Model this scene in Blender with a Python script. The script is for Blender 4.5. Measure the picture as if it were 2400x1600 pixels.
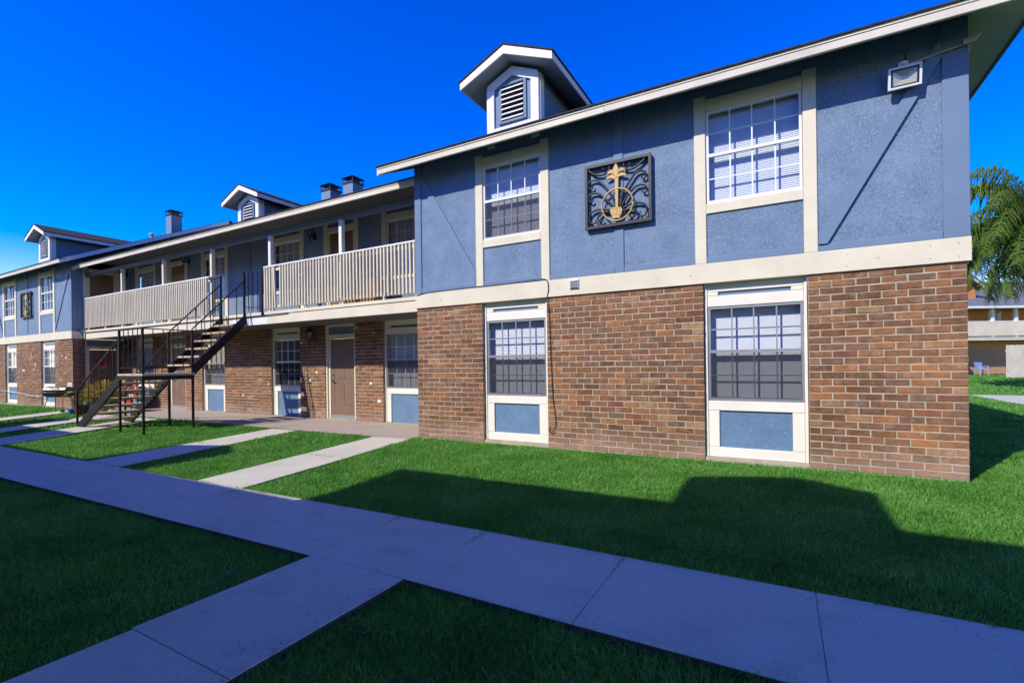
import bpy, bmesh, math, random
import numpy as np
from mathutils import Vector, Matrix
random.seed(7); rng = np.random.default_rng(11)
for o in list(bpy.data.objects): bpy.data.objects.remove(o)
SC = bpy.context.scene
COL = SC.collection
R = math.radians

# ------------------------------------------------------------------ camera
CAM = Vector((6.18, -7.296, 1.40)); ROLL = 0.0133; FPX = 1131.0
YAW = math.atan2(632, FPX)
fw = Vector((-math.sin(YAW), math.cos(YAW), 0)); rt = Vector((math.cos(YAW), math.sin(YAW), 0)); dn = Vector((0, 0, -1))
cr, sr = math.cos(ROLL), math.sin(ROLL)
cx = rt*cr + dn*sr; cy = -(dn*cr - rt*sr)
cam_d = bpy.data.cameras.new('camera'); cam = bpy.data.objects.new('camera', cam_d); COL.objects.link(cam)
cam.matrix_world = Matrix(((cx.x, cy.x, -fw.x, CAM.x), (cx.y, cy.y, -fw.y, CAM.y), (cx.z, cy.z, -fw.z, CAM.z), (0, 0, 0, 1)))
cam_d.sensor_width = 36; cam_d.lens = FPX/2400*36; cam_d.shift_y = 52/2400
cam_d.clip_start = 0.05; cam_d.clip_end = 3000
SC.camera = cam

# ------------------------------------------------------------------ sky, sun, exposure
SUNV = Vector((-.46, -1.0, .92)).normalized()          # towards the sun
EL = math.asin(SUNV.z); AZ = math.atan2(SUNV.x, SUNV.y)
W = bpy.data.worlds.new('World'); SC.world = W; W.use_nodes = True
nt = W.node_tree; nt.nodes.clear()
sky = nt.nodes.new('ShaderNodeTexSky'); sky.sky_type = 'NISHITA'; sky.sun_disc = False
sky.sun_elevation = EL; sky.sun_rotation = AZ % (2*math.pi); sky.air_density = 1.0; sky.dust_density = 0.2; sky.ozone_density = 5.0
hs = nt.nodes.new('ShaderNodeHueSaturation'); hs.inputs['Hue'].default_value = 0.537; hs.inputs['Saturation'].default_value = 1.54; hs.inputs['Value'].default_value = 1.0
mx = nt.nodes.new('ShaderNodeMix'); mx.data_type = 'RGBA'; mx.blend_type = 'MULTIPLY'; mx.inputs[0].default_value = 1.0
mx.inputs[7].default_value = (1.4, 1.0, .72, 1)
bg = nt.nodes.new('ShaderNodeBackground'); bg.inputs['Strength'].default_value = 0.15
wo = nt.nodes.new('ShaderNodeOutputWorld')
nt.links.new(sky.outputs[0], hs.inputs['Color']); nt.links.new(hs.outputs[0], mx.inputs[6]); nt.links.new(mx.outputs[2], bg.inputs[0]); nt.links.new(bg.outputs[0], wo.inputs[0])
sun_d = bpy.data.lights.new('sun', 'SUN'); sun_d.energy = 2.0; sun_d.angle = R(0.5); sun_d.color = (1.0, .94, .82)
sun = bpy.data.objects.new('sun', sun_d); COL.objects.link(sun); sun.rotation_euler = SUNV.to_track_quat('Z', 'Y').to_euler(); sun.location = (0, -20, 30)
vs = SC.view_settings; vs.view_transform = 'Standard'; vs.look = 'None'; vs.exposure = 1.48; vs.gamma = 1.0; vs.use_curve_mapping = False
SC.cycles.max_bounces = 8; SC.cycles.transparent_max_bounces = 16; SC.cycles.caustics_reflective = False; SC.cycles.caustics_refractive = False

# ------------------------------------------------------------------ materials
MAT = {}
def nodes_of(name):
    m = bpy.data.materials.new(name); m.use_nodes = True; MAT[name] = m
    t = m.node_tree; b = t.nodes['Principled BSDF']; return m, t, b
def link(t, a, b): t.links.new(a, b)
def add_noise(t, scale, detail=4, rough=.6, coord='obj', vec=None):
    n = t.nodes.new('ShaderNodeTexNoise'); n.inputs['Scale'].default_value = scale; n.inputs['Detail'].default_value = detail; n.inputs['Roughness'].default_value = rough
    if vec is None:
        g = t.nodes.new('ShaderNodeNewGeometry'); vec = g.outputs['Position']
    link(t, vec, n.inputs['Vector']); return n
def ramp(t, fac, stops, interp='LINEAR'):
    r = t.nodes.new('ShaderNodeValToRGB'); r.color_ramp.interpolation = interp
    e = r.color_ramp.elements
    while len(e) < len(stops): e.new(.5)
    for i, (p, c) in enumerate(stops):
        e[i].position = p; e[i].color = (*c, 1)
    link(t, fac, r.inputs[0]); return r
def mixc(t, fac, a, b, mode='MIX'):
    m = t.nodes.new('ShaderNodeMix'); m.data_type = 'RGBA'; m.blend_type = mode
    for s, v in ((m.inputs[0], fac), (m.inputs[6], a), (m.inputs[7], b)):
        if isinstance(v, (int, float)): s.default_value = v
        elif isinstance(v, tuple): s.default_value = (*v, 1)
        else: link(t, v, s)
    return m.outputs[2]
def bump(t, b, height, strength, dist):
    n = t.nodes.new('ShaderNodeBump'); n.inputs['Strength'].default_value = strength; n.inputs['Distance'].default_value = dist
    link(t, height, n.inputs['Height']); link(t, n.outputs[0], b.inputs['Normal']); return n
def simple(name, col, rough=.6, metal=0.0, var=.12, scale=3.0, bs=0.0, bscale=60, bdist=.003, spec=.3):
    m, t, b = nodes_of(name)
    b.inputs['Roughness'].default_value = rough; b.inputs['Metallic'].default_value = metal; b.inputs['Specular IOR Level'].default_value = spec
    n = add_noise(t, scale, 6)
    lo = tuple(max(0, c*(1-var*1.6)) for c in col); hi = tuple(min(1, c*(1+var)) for c in col)
    r = ramp(t, n.outputs[0], [(.25, lo), (.75, hi)])
    link(t, r.outputs[0], b.inputs['Base Color'])
    if bs > 0:
        n2 = add_noise(t, bscale, 3); bump(t, b, n2.outputs[0], bs, bdist)
    return m
CREAM = (.70, .63, .50)
def wood_mat(name, col, dirt=.12):
    m, t, b = nodes_of(name); b.inputs['Roughness'].default_value = .6; b.inputs['Specular IOR Level'].default_value = .25
    n = add_noise(t, 1.7, 6); r = ramp(t, n.outputs[0], [(.3, tuple(c*(1-dirt) for c in col)), (.6, col), (.8, tuple(min(1, c*1.05) for c in col))])
    # fine wood grain along x and z
    g = t.nodes.new('ShaderNodeNewGeometry'); mp = t.nodes.new('ShaderNodeMapping'); mp.inputs['Scale'].default_value = (3, 30, 40); link(t, g.outputs['Position'], mp.inputs[0])
    n2 = add_noise(t, 2.0, 5, .7, vec=mp.outputs[0])
    r2 = ramp(t, n2.outputs[0], [(.28, (.80, .78, .74)), (.42, (1, 1, 1))])
    c = mixc(t, .5, r.outputs[0], r2.outputs[0], 'MULTIPLY'); link(t, c, b.inputs['Base Color'])
    bump(t, b, n2.outputs[0], .25, .004)
    return m
wood_mat('cream_paint', (.68, .615, .455))
wood_mat('white_paint', (.74, .72, .68), .08)
wood_mat('ivory_paint', (.76, .715, .60), .10); wood_mat('cream_worn', (.64, .575, .46), .2)
wood_mat('grey_paint', (.135, .138, .135), .1); wood_mat('soffit_blue', (.30, .34, .37), .1)
wood_mat('blue_board', (.146, .215, .312), .12)
# blue stucco: coarse trowel ridges as fine relief
def stucco(name, col, s=1.0):
    m, t, b = nodes_of(name); b.inputs['Roughness'].default_value = .62; b.inputs['Specular IOR Level'].default_value = .3
    n = add_noise(t, .9, 5); r = ramp(t, n.outputs[0], [(.3, tuple(c*.90 for c in col)), (.7, tuple(c*1.06 for c in col))])
    link(t, r.outputs[0], b.inputs['Base Color'])
    n1 = add_noise(t, 22*s, 2, .5); n1.inputs['Distortion'].default_value = 1.6
    r1 = ramp(t, n1.outputs[0], [(.44, (0, 0, 0)), (.50, (1, 1, 1)), (.56, (0, 0, 0))])
    n1b = add_noise(t, 38*s, 2, .5); n1b.inputs['Distortion'].default_value = 1.0
    r1b = ramp(t, n1b.outputs[0], [(.46, (0, 0, 0)), (.52, (1, 1, 1)), (.58, (.2, .2, .2))])
    nm = add_noise(t, 2.6, 4, .6); rm = ramp(t, nm.outputs[0], [(.35, (.5, .5, .5)), (.62, (1, 1, 1))])
    n2 = add_noise(t, 60, 4)
    h = mixc(t, .42, r1.outputs[0], r1b.outputs[0]); h = mixc(t, 1.0, h, rm.outputs[0], 'MULTIPLY'); h = mixc(t, .16, h, n2.outputs[0])
    bump(t, b, h, .90, .011)
    return m
stucco('blue_stucco', (.184, .264, .376))
stucco('pale_blue_panel', (.152, .258, .395), 1.3)
BR = [(0.0, (.140, .070, .036)), (.14, (.215, .108, .050)), (.30, (.165, .092, .052)), (.46, (.275, .128, .056)), (.60, (.190, .108, .062)), (.74, (.33, .145, .056)), (.84, (.180, .115, .072)), (.91, (.205, .064, .042)), (.96, (.35, .22, .105)), (1.0, (.150, .082, .045))]
def brick_mat(name, island):
    m, t, b = nodes_of(name); b.inputs['Roughness'].default_value = .85; b.inputs['Specular IOR Level'].default_value = .15
    if island:
        g = t.nodes.new('ShaderNodeNewGeometry'); f = g.outputs['Random Per Island']
    else:
        g = t.nodes.new('ShaderNodeObjectInfo'); f = g.outputs['Random']
    r = ramp(t, f, BR)
    n = add_noise(t, 11, 7, .72); r2 = ramp(t, n.outputs[0], [(.3, (.50, .49, .50)), (.5, (1, 1, 1)), (.70, (1.4, 1.15, .95))])
    c = mixc(t, .8, r.outputs[0], r2.outputs[0], 'MULTIPLY')
    n3 = add_noise(t, 26, 5, .7); r3 = ramp(t, n3.outputs[0], [(.60, (0, 0, 0)), (.72, (1, 1, 1))])
    mul = t.nodes.new('ShaderNodeMath'); mul.operation = 'MULTIPLY'; mul.inputs[1].default_value = .45; link(t, r3.outputs[0], mul.inputs[0])
    c = mixc(t, mul.outputs[0], c, (.34, .20, .12))
    # pale salts in the lowest courses
    gp = t.nodes.new('ShaderNodeNewGeometry'); sx = t.nodes.new('ShaderNodeSeparateXYZ'); link(t, gp.outputs['Position'], sx.inputs[0])
    nz = add_noise(t, 2.3, 5); ma = t.nodes.new('ShaderNodeMath'); ma.operation = 'MULTIPLY_ADD'; ma.inputs[1].default_value = .55; ma.inputs[2].default_value = -.13; link(t, nz.outputs[0], ma.inputs[0])
    su = t.nodes.new('ShaderNodeMath'); su.operation = 'SUBTRACT'; link(t, ma.outputs[0], su.inputs[0]); link(t, sx.outputs[2], su.inputs[1])
    mr = t.nodes.new('ShaderNodeMapRange'); mr.inputs[1].default_value = -.22; mr.inputs[2].default_value = .10; mr.inputs[3].default_value = 0; mr.inputs[4].default_value = .55; link(t, su.outputs[0], mr.inputs[0])
    c = mixc(t, mr.outputs[0], c, (.36, .25, .19))
    ns = add_noise(t, 5.5, 7, .75); rs = ramp(t, ns.outputs[0], [(.54, (0, 0, 0)), (.70, (.5, .5, .5))]); c = mixc(t, rs.outputs[0], c, (.40, .31, .23))
    nl = add_noise(t, 1.1, 5, .6); rl = ramp(t, nl.outputs[0], [(.32, (.74, .72, .70)), (.55, (1.0, 1.0, 1.0)), (.72, (1.18, 1.12, 1.05))]); c = mixc(t, .9, c, rl.outputs[0], 'MULTIPLY')
    link(t, c, b.inputs['Base Color'])
    n4 = add_noise(t, 55, 5, .7); bump(t, b, n4.outputs[0], .8, .008)
    return m
brick_mat('brick_single', False); brick_mat('brick_field', True)
simple('mortar', (.42, .35, .265), .95, var=.15, scale=6, bs=.5, bscale=90)
def concrete(name, col, sc=1.0):
    m, t, b = nodes_of(name); b.inputs['Roughness'].default_value = .82; b.inputs['Specular IOR Level'].default_value = .2
    n = add_noise(t, .8*sc, 8, .6); r = ramp(t, n.outputs[0], [(.25, tuple(c*.86 for c in col)), (.5, col), (.8, tuple(c*1.07 for c in col))])
    n2 = add_noise(t, 38, 6, .75); r2 = ramp(t, n2.outputs[0], [(.25, (.86, .86, .86)), (.6, (1.03, 1.03, 1.03))])
    c = mixc(t, 1.0, r.outputs[0], r2.outputs[0], 'MULTIPLY')
    n5 = add_noise(t, 3.1*sc, 6, .6); r5 = ramp(t, n5.outputs[0], [(.54, (1, 1, 1)), (.70, (.80, .79, .78))]); c = mixc(t, .7, c, r5.outputs[0], 'MULTIPLY')
    link(t, c, b.inputs['Base Color']); n3 = add_noise(t, 170, 3); bump(t, b, n3.outputs[0], .22, .0025)
    return m
concrete('dark_concrete', (.10, .085, .065)); concrete('new_concrete', (.53, .495, .385)); concrete('old_concrete', (.38, .315, .245), 1.6)
def soil():
    m, t, b = nodes_of('lawn_soil'); b.inputs['Roughness'].default_value = .95; b.inputs['Specular IOR Level'].default_value = .05
    n = add_noise(t, 14, 6); r = ramp(t, n.outputs[0], [(.3, (.045, .11, .012)), (.7, (.075, .18, .024))])
    link(t, r.outputs[0], b.inputs['Base Color']); n2 = add_noise(t, 60, 4); bump(t, b, n2.outputs[0], .8, .02)
soil()
def leafmat(name, a, bcol, c3, trans=.25, patch=1.2):
    m, t, b = nodes_of(name); b.inputs['Roughness'].default_value = .65; b.inputs['Specular IOR Level'].default_value = .15
    g = t.nodes.new('ShaderNodeNewGeometry'); r = ramp(t, g.outputs['Random Per Island'], [(0, a), (.55, bcol), (.90, bcol), (1, c3)])
    n = add_noise(t, patch, 5, .65); r2 = ramp(t, n.outputs[0], [(.32, (.60, .72, .60)), (.5, (1, 1, 1)), (.70, (1.45, 1.18, 1.5))])
    c = mixc(t, 1.0, r.outputs[0], r2.outputs[0], 'MULTIPLY'); link(t, c, b.inputs['Base Color'])
    tr = t.nodes.new('ShaderNodeBsdfTranslucent'); link(t, c, tr.inputs[0]); ms = t.nodes.new('ShaderNodeMixShader'); ms.inputs[0].default_value = trans
    out = t.nodes['Material Output']; link(t, b.outputs[0], ms.inputs[1]); link(t, tr.outputs[0], ms.inputs[2]); link(t, ms.outputs[0], out.inputs[0])
    return m
leafmat('grass_blade', (.100, .285, .034), (.145, .375, .058), (.34, .46, .20), .40)
leafmat('weed_leaf', (.025, .085, .018), (.045, .13, .03), (.07, .17, .05))
leafmat('palm_leaf', (.055, .105, .014), (.11, .18, .03), (.24, .28, .08), .3)
leafmat('dry_frond', (.20, .15, .09), (.27, .20, .12), (.32, .25, .16), .1)
leafmat('croton_leaf', (.30, .30, .04), (.45, .30, .05), (.50, .22, .05), .25)
leafmat('green_leaf', (.05, .16, .02), (.10, .25, .03), (.20, .33, .05), .25)
simple('palm_trunk', (.17, .14, .11), .9, bs=.6, bscale=20, bdist=.02)
simple('black_iron', (.012, .012, .014), .42, var=.3, bs=.15, bscale=50, spec=.5)
simple('stair_iron', (.010, .009, .009), .45, var=.5, scale=8, bs=.15, bscale=40, spec=.25)
simple('frame_iron', (.022, .022, .026), .45, var=.2, scale=12, bs=.15, spec=.4)
simple('gold_paint', (.52, .33, .085), .45, var=.18, scale=14, spec=.5, bs=.2, bscale=60)
simple('tread_wood', (.50, .38, .25), .85, var=.25, scale=5, bs=.4)
simple('shingle', (.040, .036, .036), .95, var=.35, scale=9, bs=.7, bscale=30, bdist=.01)
simple('grey_shingle', (.15, .155, .17), .95, var=.2, scale=5, bs=.6, bscale=14, bdist=.02)
simple('drip_edge', (.05, .03, .025), .6)
simple('aluminium', (.42, .43, .45), .35, metal=.6, var=.08)
simple('white_frame', (.70, .71, .72), .45, var=.05)
simple('door_brown', (.195, .125, .085), .5, var=.08, bs=.1)
simple('dark_brown', (.10, .055, .035), .6)
simple('brass', (.25, .19, .10), .35, metal=.8)
simple('blind_white', (.66, .70, .74), .6, var=.03)
simple('curtain_grey', (.20, .19, .185), .9, var=.3, scale=10)
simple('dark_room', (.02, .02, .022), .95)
simple('lamp_glass', (.16, .165, .17), .15, var=.05)
simple('reflector', (.62, .60, .50), .25, metal=.35, var=.08)
simple('chimney_blue', (.14, .20, .30), .55, var=.06)
simple('letter_black', (.02, .018, .016), .5)
simple('red_plastic', (.50, .025, .03), .5, var=.25, scale=20); simple('pink_paper', (.55, .22, .24), .7, var=.4, scale=24); simple('pale_paper', (.62, .56, .48), .8, var=.25, scale=20)
simple('teal_plastic', (.03, .30, .26), .4); simple('blue_plastic', (.015, .16, .45), .4); simple('glazed_brown', (.12, .035, .02), .25, var=.3, spec=.6); simple('terracotta', (.45, .20, .10), .8)
simple('violet_cloth', (.20, .16, .30), .8); simple('white_plastic', (.66, .70, .78), .4); simple('sky_plastic', (.26, .38, .66), .4)
simple('wicker', (.42, .28, .15), .85, bs=.6, bscale=40); simple('orange_wall', (.52, .22, .09), .8, var=.08); simple('far_brick', (.50, .26, .16), .9, var=.2, scale=8); simple('tan_fence', (.62, .56, .42), .8, var=.12, bs=.3)
simple('red_mat', (.35, .02, .02), .9); simple('grill_black', (.015, .015, .02), .22, var=.3, spec=.6); simple('rust_steel', (.16, .10, .07), .6)
simple('patch_white', (.72, .66, .58), .9); simple('wood_box', (.38, .20, .08), .7, var=.25, scale=6)
simple('spathe', (.42, .33, .28), .7); simple('weathered_steel', (.45, .40, .36), .6)
def glass(name='window_glass', tint=(.975, .98, .985), base=.035):
    m, t, b = nodes_of(name); out = t.nodes['Material Output']; t.nodes.remove(b)
    tr = t.nodes.new('ShaderNodeBsdfTransparent'); tr.inputs[0].default_value = (*tint, 1)
    gl = t.nodes.new('ShaderNodeBsdfGlossy'); gl.inputs['Roughness'].default_value = .03
    lw_ = t.nodes.new('ShaderNodeLayerWeight'); lw_.inputs[0].default_value = .5
    pw = t.nodes.new('ShaderNodeMath'); pw.operation = 'POWER'; pw.inputs[1].default_value = 4.0; link(t, lw_.outputs['Facing'], pw.inputs[0])
    ma = t.nodes.new('ShaderNodeMath'); ma.operation = 'MULTIPLY_ADD'; ma.inputs[1].default_value = .40; ma.inputs[2].default_value = base; link(t, pw.outputs[0], ma.inputs[0])
    ms = t.nodes.new('ShaderNodeMixShader'); link(t, ma.outputs[0], ms.inputs[0]); link(t, tr.outputs[0], ms.inputs[1]); link(t, gl.outputs[0], ms.inputs[2]); link(t, ms.outputs[0], out.inputs[0])
glass()
def screen():
    m, t, b = nodes_of('insect_mesh'); out = t.nodes['Material Output']
    b.inputs['Base Color'].default_value = (.035, .035, .04, 1); b.inputs['Roughness'].default_value = .9
    tr = t.nodes.new('ShaderNodeBsdfTransparent'); ms = t.nodes.new('ShaderNodeMixShader'); ms.inputs[0].default_value = .30
    link(t, tr.outputs[0], ms.inputs[1]); link(t, b.outputs[0], ms.inputs[2]); link(t, ms.outputs[0], out.inputs[0])
screen()

# ------------------------------------------------------------------ geometry helpers
class MB:
    def __init__(s): s.v = []; s.f = []
    def add(s, vs, fs):
        o = len(s.v); s.v += [tuple(p) for p in vs]; s.f += [tuple(i+o for i in f) for f in fs]; return s
    def box(s, x0, x1, y0, y1, z0, z1):
        if x0 > x1: x0, x1 = x1, x0
        if y0 > y1: y0, y1 = y1, y0
        if z0 > z1: z0, z1 = z1, z0
        return s.add([(x0,y0,z0),(x1,y0,z0),(x1,y1,z0),(x0,y1,z0),(x0,y0,z1),(x1,y0,z1),(x1,y1,z1),(x0,y1,z1)],
              [(0,3,2,1),(4,5,6,7),(0,1,5,4),(1,2,6,5),(2,3,7,6),(3,0,4,7)])
    def cbox(s, x0, x1, y0, y1, z0, z1, c=.006):     # board with eased front and top arrises
        return s.add([(x0,y1,z0),(x1,y1,z0),(x1,y1,z1),(x0,y1,z1),
                      (x0,y0+c,z0),(x1,y0+c,z0),(x1,y0+c,z1),(x0,y0+c,z1),
                      (x0+c,y0,z0+c),(x1-c,y0,z0+c),(x1-c,y0,z1-c),(x0+c,y0,z1-c)],
              [(0,3,2,1),(8,9,10,11),(4,5,9,8),(5,6,10,9),(6,7,11,10),(7,4,8,11),(0,1,5,4),(1,2,6,5),(2,3,7,6),(3,0,4,7)])
    def prism(s, poly, axis, a, b):                   # poly: 2-D ccw; extruded on axis from a to b
        n = len(poly)
        def P(p, t): return {'y': (p[0], t, p[1]), 'x': (t, p[0], p[1]), 'z': (p[0], p[1], t)}[axis]
        return s.add([P(p, a) for p in poly]+[P(p, b) for p in poly],
                     [tuple(range(n)), tuple(range(2*n-1, n-1, -1))]+[((i+1) % n, i, i+n, (i+1) % n+n) for i in range(n)])
    def bar(s, p, q, w, h=None, up=(0, 0, 1)):
        p = Vector(p); q = Vector(q); d = (q-p).normalized(); up = Vector(up)
        if abs(d.dot(up)) > .98: up = Vector((0, 1, 0))
        a = d.cross(up).normalized(); b = a.cross(d).normalized(); h = h or w
        pts = []
        for c in (p, q):
            for i, j in ((-1,-1),(1,-1),(1,1),(-1,1)): pts.append(c+a*(i*w/2)+b*(j*h/2))
        return s.add(pts, [(0,3,2,1),(4,5,6,7),(0,1,5,4),(1,2,6,5),(2,3,7,6),(3,0,4,7)])
    def tube(s, pts, r, n=8):
        pts = [Vector(p) for p in pts]; m = len(pts); rs = r if isinstance(r, (list, tuple)) else [r]*m
        rings = []; up = Vector((0, 0, 1))
        for i, p in enumerate(pts):
            d = (pts[min(i+1, m-1)]-pts[max(i-1, 0)]).normalized()
            u = up if abs(d.dot(up)) < .95 else Vector((0, 1, 0))
            a = d.cross(u).normalized(); b = a.cross(d)
            rings.append([p+(a*math.cos(2*math.pi*k/n)+b*math.sin(2*math.pi*k/n))*rs[i] for k in range(n)])
        fs = [(i*n+k, i*n+(k+1) % n, (i+1)*n+(k+1) % n, (i+1)*n+k) for i in range(m-1) for k in range(n)]
        fs += [tuple(range(n-1, -1, -1)), tuple(range((m-1)*n, m*n))]
        return s.add([q for g in rings for q in g], fs)
    def lathe(s, prof, c=(0, 0, 0), n=16):            # prof: (r, z)
        m = len(prof)
        vs = [(c[0]+r*math.cos(2*math.pi*k/n), c[1]+r*math.sin(2*math.pi*k/n), c[2]+z) for r, z in prof for k in range(n)]
        fs = [(i*n+k, i*n+(k+1) % n, (i+1)*n+(k+1) % n, (i+1)*n+k) for i in range(m-1) for k in range(n)]
        fs += [tuple(range(n-1, -1, -1)), tuple(range((m-1)*n, m*n))]
        return s.add(vs, fs)
    def build(s, name, mat, parent=None, loc=None, smooth=False, fix=True):
        me = bpy.data.meshes.new(name); me.from_pydata(s.v, [], s.f)
        if fix:
            bm = bmesh.new(); bm.from_mesh(me); bmesh.ops.recalc_face_normals(bm, faces=bm.faces); bm.to_mesh(me); bm.free()
        me.materials.append(MAT[mat])
        if smooth: me.polygons.foreach_set('use_smooth', [True]*len(me.polygons))
        return obj(name, me, parent, loc)
def obj(name, me, parent=None, loc=None):
    o = bpy.data.objects.new(name, me); COL.objects.link(o)
    if loc: o.location = loc
    if parent: o.parent = parent
    return o
def tag(o, label, cat, group=None, kind=None):
    o['label'] = label; o['category'] = cat
    if group: o['group'] = group
    if kind: o['kind'] = kind
    return o
def thing(name, label, cat, loc=(0, 0, 0), rz=0, group=None):
    o = bpy.data.objects.new(name, None); COL.objects.link(o); o.location = loc; o.rotation_euler = (0, 0, rz); o.empty_display_size = .1
    return tag(o, label, cat, group)
def struct(o, label):
    o['kind'] = 'structure'; o['label'] = label; o['category'] = o.name.split('.')[0].replace('_', ' '); return o
def copy_tree(o, parent=None):
    c = o.copy(); COL.objects.link(c); c.parent = parent
    for ch in list(o.children): copy_tree(ch, c)
    return c
def text_mesh(name, s, size, mat, parent, loc, rot):
    cu = bpy.data.curves.new('lettering', 'FONT'); cu.body = s; cu.size = size; cu.extrude = .004; cu.align_x = 'CENTER'; cu.align_y = 'CENTER'
    to = bpy.data.objects.new('lettering', cu); COL.objects.link(to); bpy.context.view_layer.update()
    me = bpy.data.meshes.new_from_object(to.evaluated_get(bpy.context.evaluated_depsgraph_get())); bpy.data.objects.remove(to)
    me.materials.clear(); me.materials.append(MAT[mat]); o = obj(name, me, parent, loc); o.rotation_euler = rot; return o

# ------------------------------------------------------------------ ground
def sst(a, b, x): t = np.clip((x-a)/(b-a), 0, 1); return t*t*(3-2*t)
WALK_Z = -.07
def gz(x, y):
    x = np.asarray(x, float); y = np.asarray(y, float)
    z = -.120 + .02*np.sin(x*.9)*np.sin(y*1.3)*0
    z = z + (.030)*sst(-4.75, -3.65, y) + .075*sst(-3.8, -.1, y) - .03*sst(-5, -9, x)*(1-sst(-1.5, 0, y))*sst(-4, -3, y)
    z = z + .19*sst(22, 36, y)*sst(9, 12, x)
    return z
xs = np.concatenate([[-900, -300, -120, -60, -40], np.arange(-30, 20.01, .5), [24, 30, 40, 60, 120, 300, 900]])
ys = np.concatenate([[-900, -200, -60, -30, -16], np.arange(-10, 6.01, .35), np.arange(7, 45, 2.), [60, 90, 200, 900]])
gx, gy = np.meshgrid(xs, ys); gzv = gz(gx, gy)
nx, ny = len(xs), len(ys)
g = MB(); g.v = list(zip(gx.ravel().tolist(), gy.ravel().tolist(), gzv.ravel().tolist()))
g.f = [(j*nx+i, j*nx+i+1, (j+1)*nx+i+1, (j+1)*nx+i) for j in range(ny-1) for i in range(nx-1)]
struct(g.build('lawn', 'lawn_soil', smooth=True), 'green lawn ground between the apartment blocks')

EXCL = []      # quads on the ground where no grass grows
def slab_quad(q, z, th, name, mat, parent, c=.004):
    """q: 4 corners ccw (x,y[,z])"""
    P = [Vector((p[0], p[1], p[2] if len(p) > 2 else z)) for p in q]
    cen = sum(P, Vector())/4; m = MB()
    ins = [p+(cen-p).normalized()*c*1.4 for p in P]
    lo = [p-Vector((0, 0, th)) for p in P]; mid = [p-Vector((0, 0, c)) for p in P]
    m.add(lo+mid+ins, [(3, 2, 1, 0), (8, 9, 10, 11)]+[(i, (i+1) % 4, (i+1) % 4+4, i+4) for i in range(4)]+[(i+4, (i+1) % 4+4, (i+1) % 4+8, i+8) for i in range(4)])
    EXCL.append([(p.x, p.y) for p in P])
    o = m.build(name, mat, parent); o.data.materials.append(MAT['dark_concrete'])
    for i in range(2, 6): o.data.polygons[i].material_index = 1  # all four slab sides take the darker concrete
    return o
def emptystruct(name, label):
    o = bpy.data.objects.new(name, None); COL.objects.link(o); return struct(o, label)
G = .0012
walk = emptystruct('concrete_walkway', 'long pale concrete walkway running parallel to the building front')
YF, YN = -3.70, -4.765
def wy(x, far):   # the walk drifts a little towards the left
    return (YF if far else YN) + .024*(min(x, 3.9)-3.9)
jx = [-34, -30, -26, -22.5, -19, -15.5, -12, -8.6, -5.4, -2.3, .5, 2.93, 3.905, 5.125, 6.35, 7.58, 8.8, 10.0, 12.5, 15, 20]
for a, b in zip(jx[:-1], jx[1:]):
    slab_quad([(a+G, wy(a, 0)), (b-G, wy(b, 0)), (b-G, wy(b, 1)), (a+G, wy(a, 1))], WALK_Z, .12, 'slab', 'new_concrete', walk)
spur = emptystruct('concrete_path', 'concrete path branching towards the camera from the walkway')
fy = [YN-G, -5.965, -7.2, -8.4]
for a, b in zip(fy[:-1], fy[1:]):
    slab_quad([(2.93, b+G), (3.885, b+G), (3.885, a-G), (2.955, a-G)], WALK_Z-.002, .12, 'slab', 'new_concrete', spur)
def sidepath(name_label, xl, xr, fL, fR, zf=0.0, cuts=2, z0=WALK_Z):
    nL = (xl, wy(xl, 1)+.004); nR = (xr, wy(xr, 1)+.004)
    p = emptystruct('concrete_path', name_label)
    for i in range(cuts):
        t0, t1 = i/cuts, (i+1)/cuts
        L = lambda a, b, t: (a[0]+(b[0]-a[0])*t, a[1]+(b[1]-a[1])*t, (z0-.001)*(1-t)+(zf-.004)*t)
        e = .0015
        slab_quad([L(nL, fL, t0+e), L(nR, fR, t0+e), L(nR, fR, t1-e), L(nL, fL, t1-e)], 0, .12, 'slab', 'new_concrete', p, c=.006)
sidepath('concrete path ending at the left corner of the near brick wing', -.52, .42, (-.90, -.30), (.03, -.22))
sidepath('concrete path between the near wing and the staircase leading to the patio', -3.55, -2.55, (-3.98, -.36), (-3.12, -.34))
sidepath('concrete path passing under the foot of the metal staircase', -8.50, -7.30, (-9.9, -.4), (-8.9, -.4), cuts=3)
sidepath('concrete path beyond the staircase foot, second strip from it', -10.5, -9.55, (-12.3, -.4), (-11.3, -.4), cuts=3)
sidepath('thin sunlit concrete path in front of the far wing corner', -13.6, -12.7, (-15.4, -.3), (-14.4, -.3), cuts=3)
patio = emptystruct('patio', 'old stained concrete patio along the recessed ground floor')
for a, b in ((-15.62, -11.9), (-11.9, -7.9), (-7.9, -3.95), (-3.95, -.005)):
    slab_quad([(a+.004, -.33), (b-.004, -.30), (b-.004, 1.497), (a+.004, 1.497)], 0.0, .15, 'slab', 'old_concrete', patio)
back = emptystruct('concrete_path', 'concrete path crossing the lawn behind the brick corner')
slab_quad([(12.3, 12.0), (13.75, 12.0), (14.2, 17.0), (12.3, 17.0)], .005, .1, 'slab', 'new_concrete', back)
back2 = [(11.0, 15.2), (12.3, 13.6), (13.2, 19.0), (12.2, 21.5)]

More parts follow.
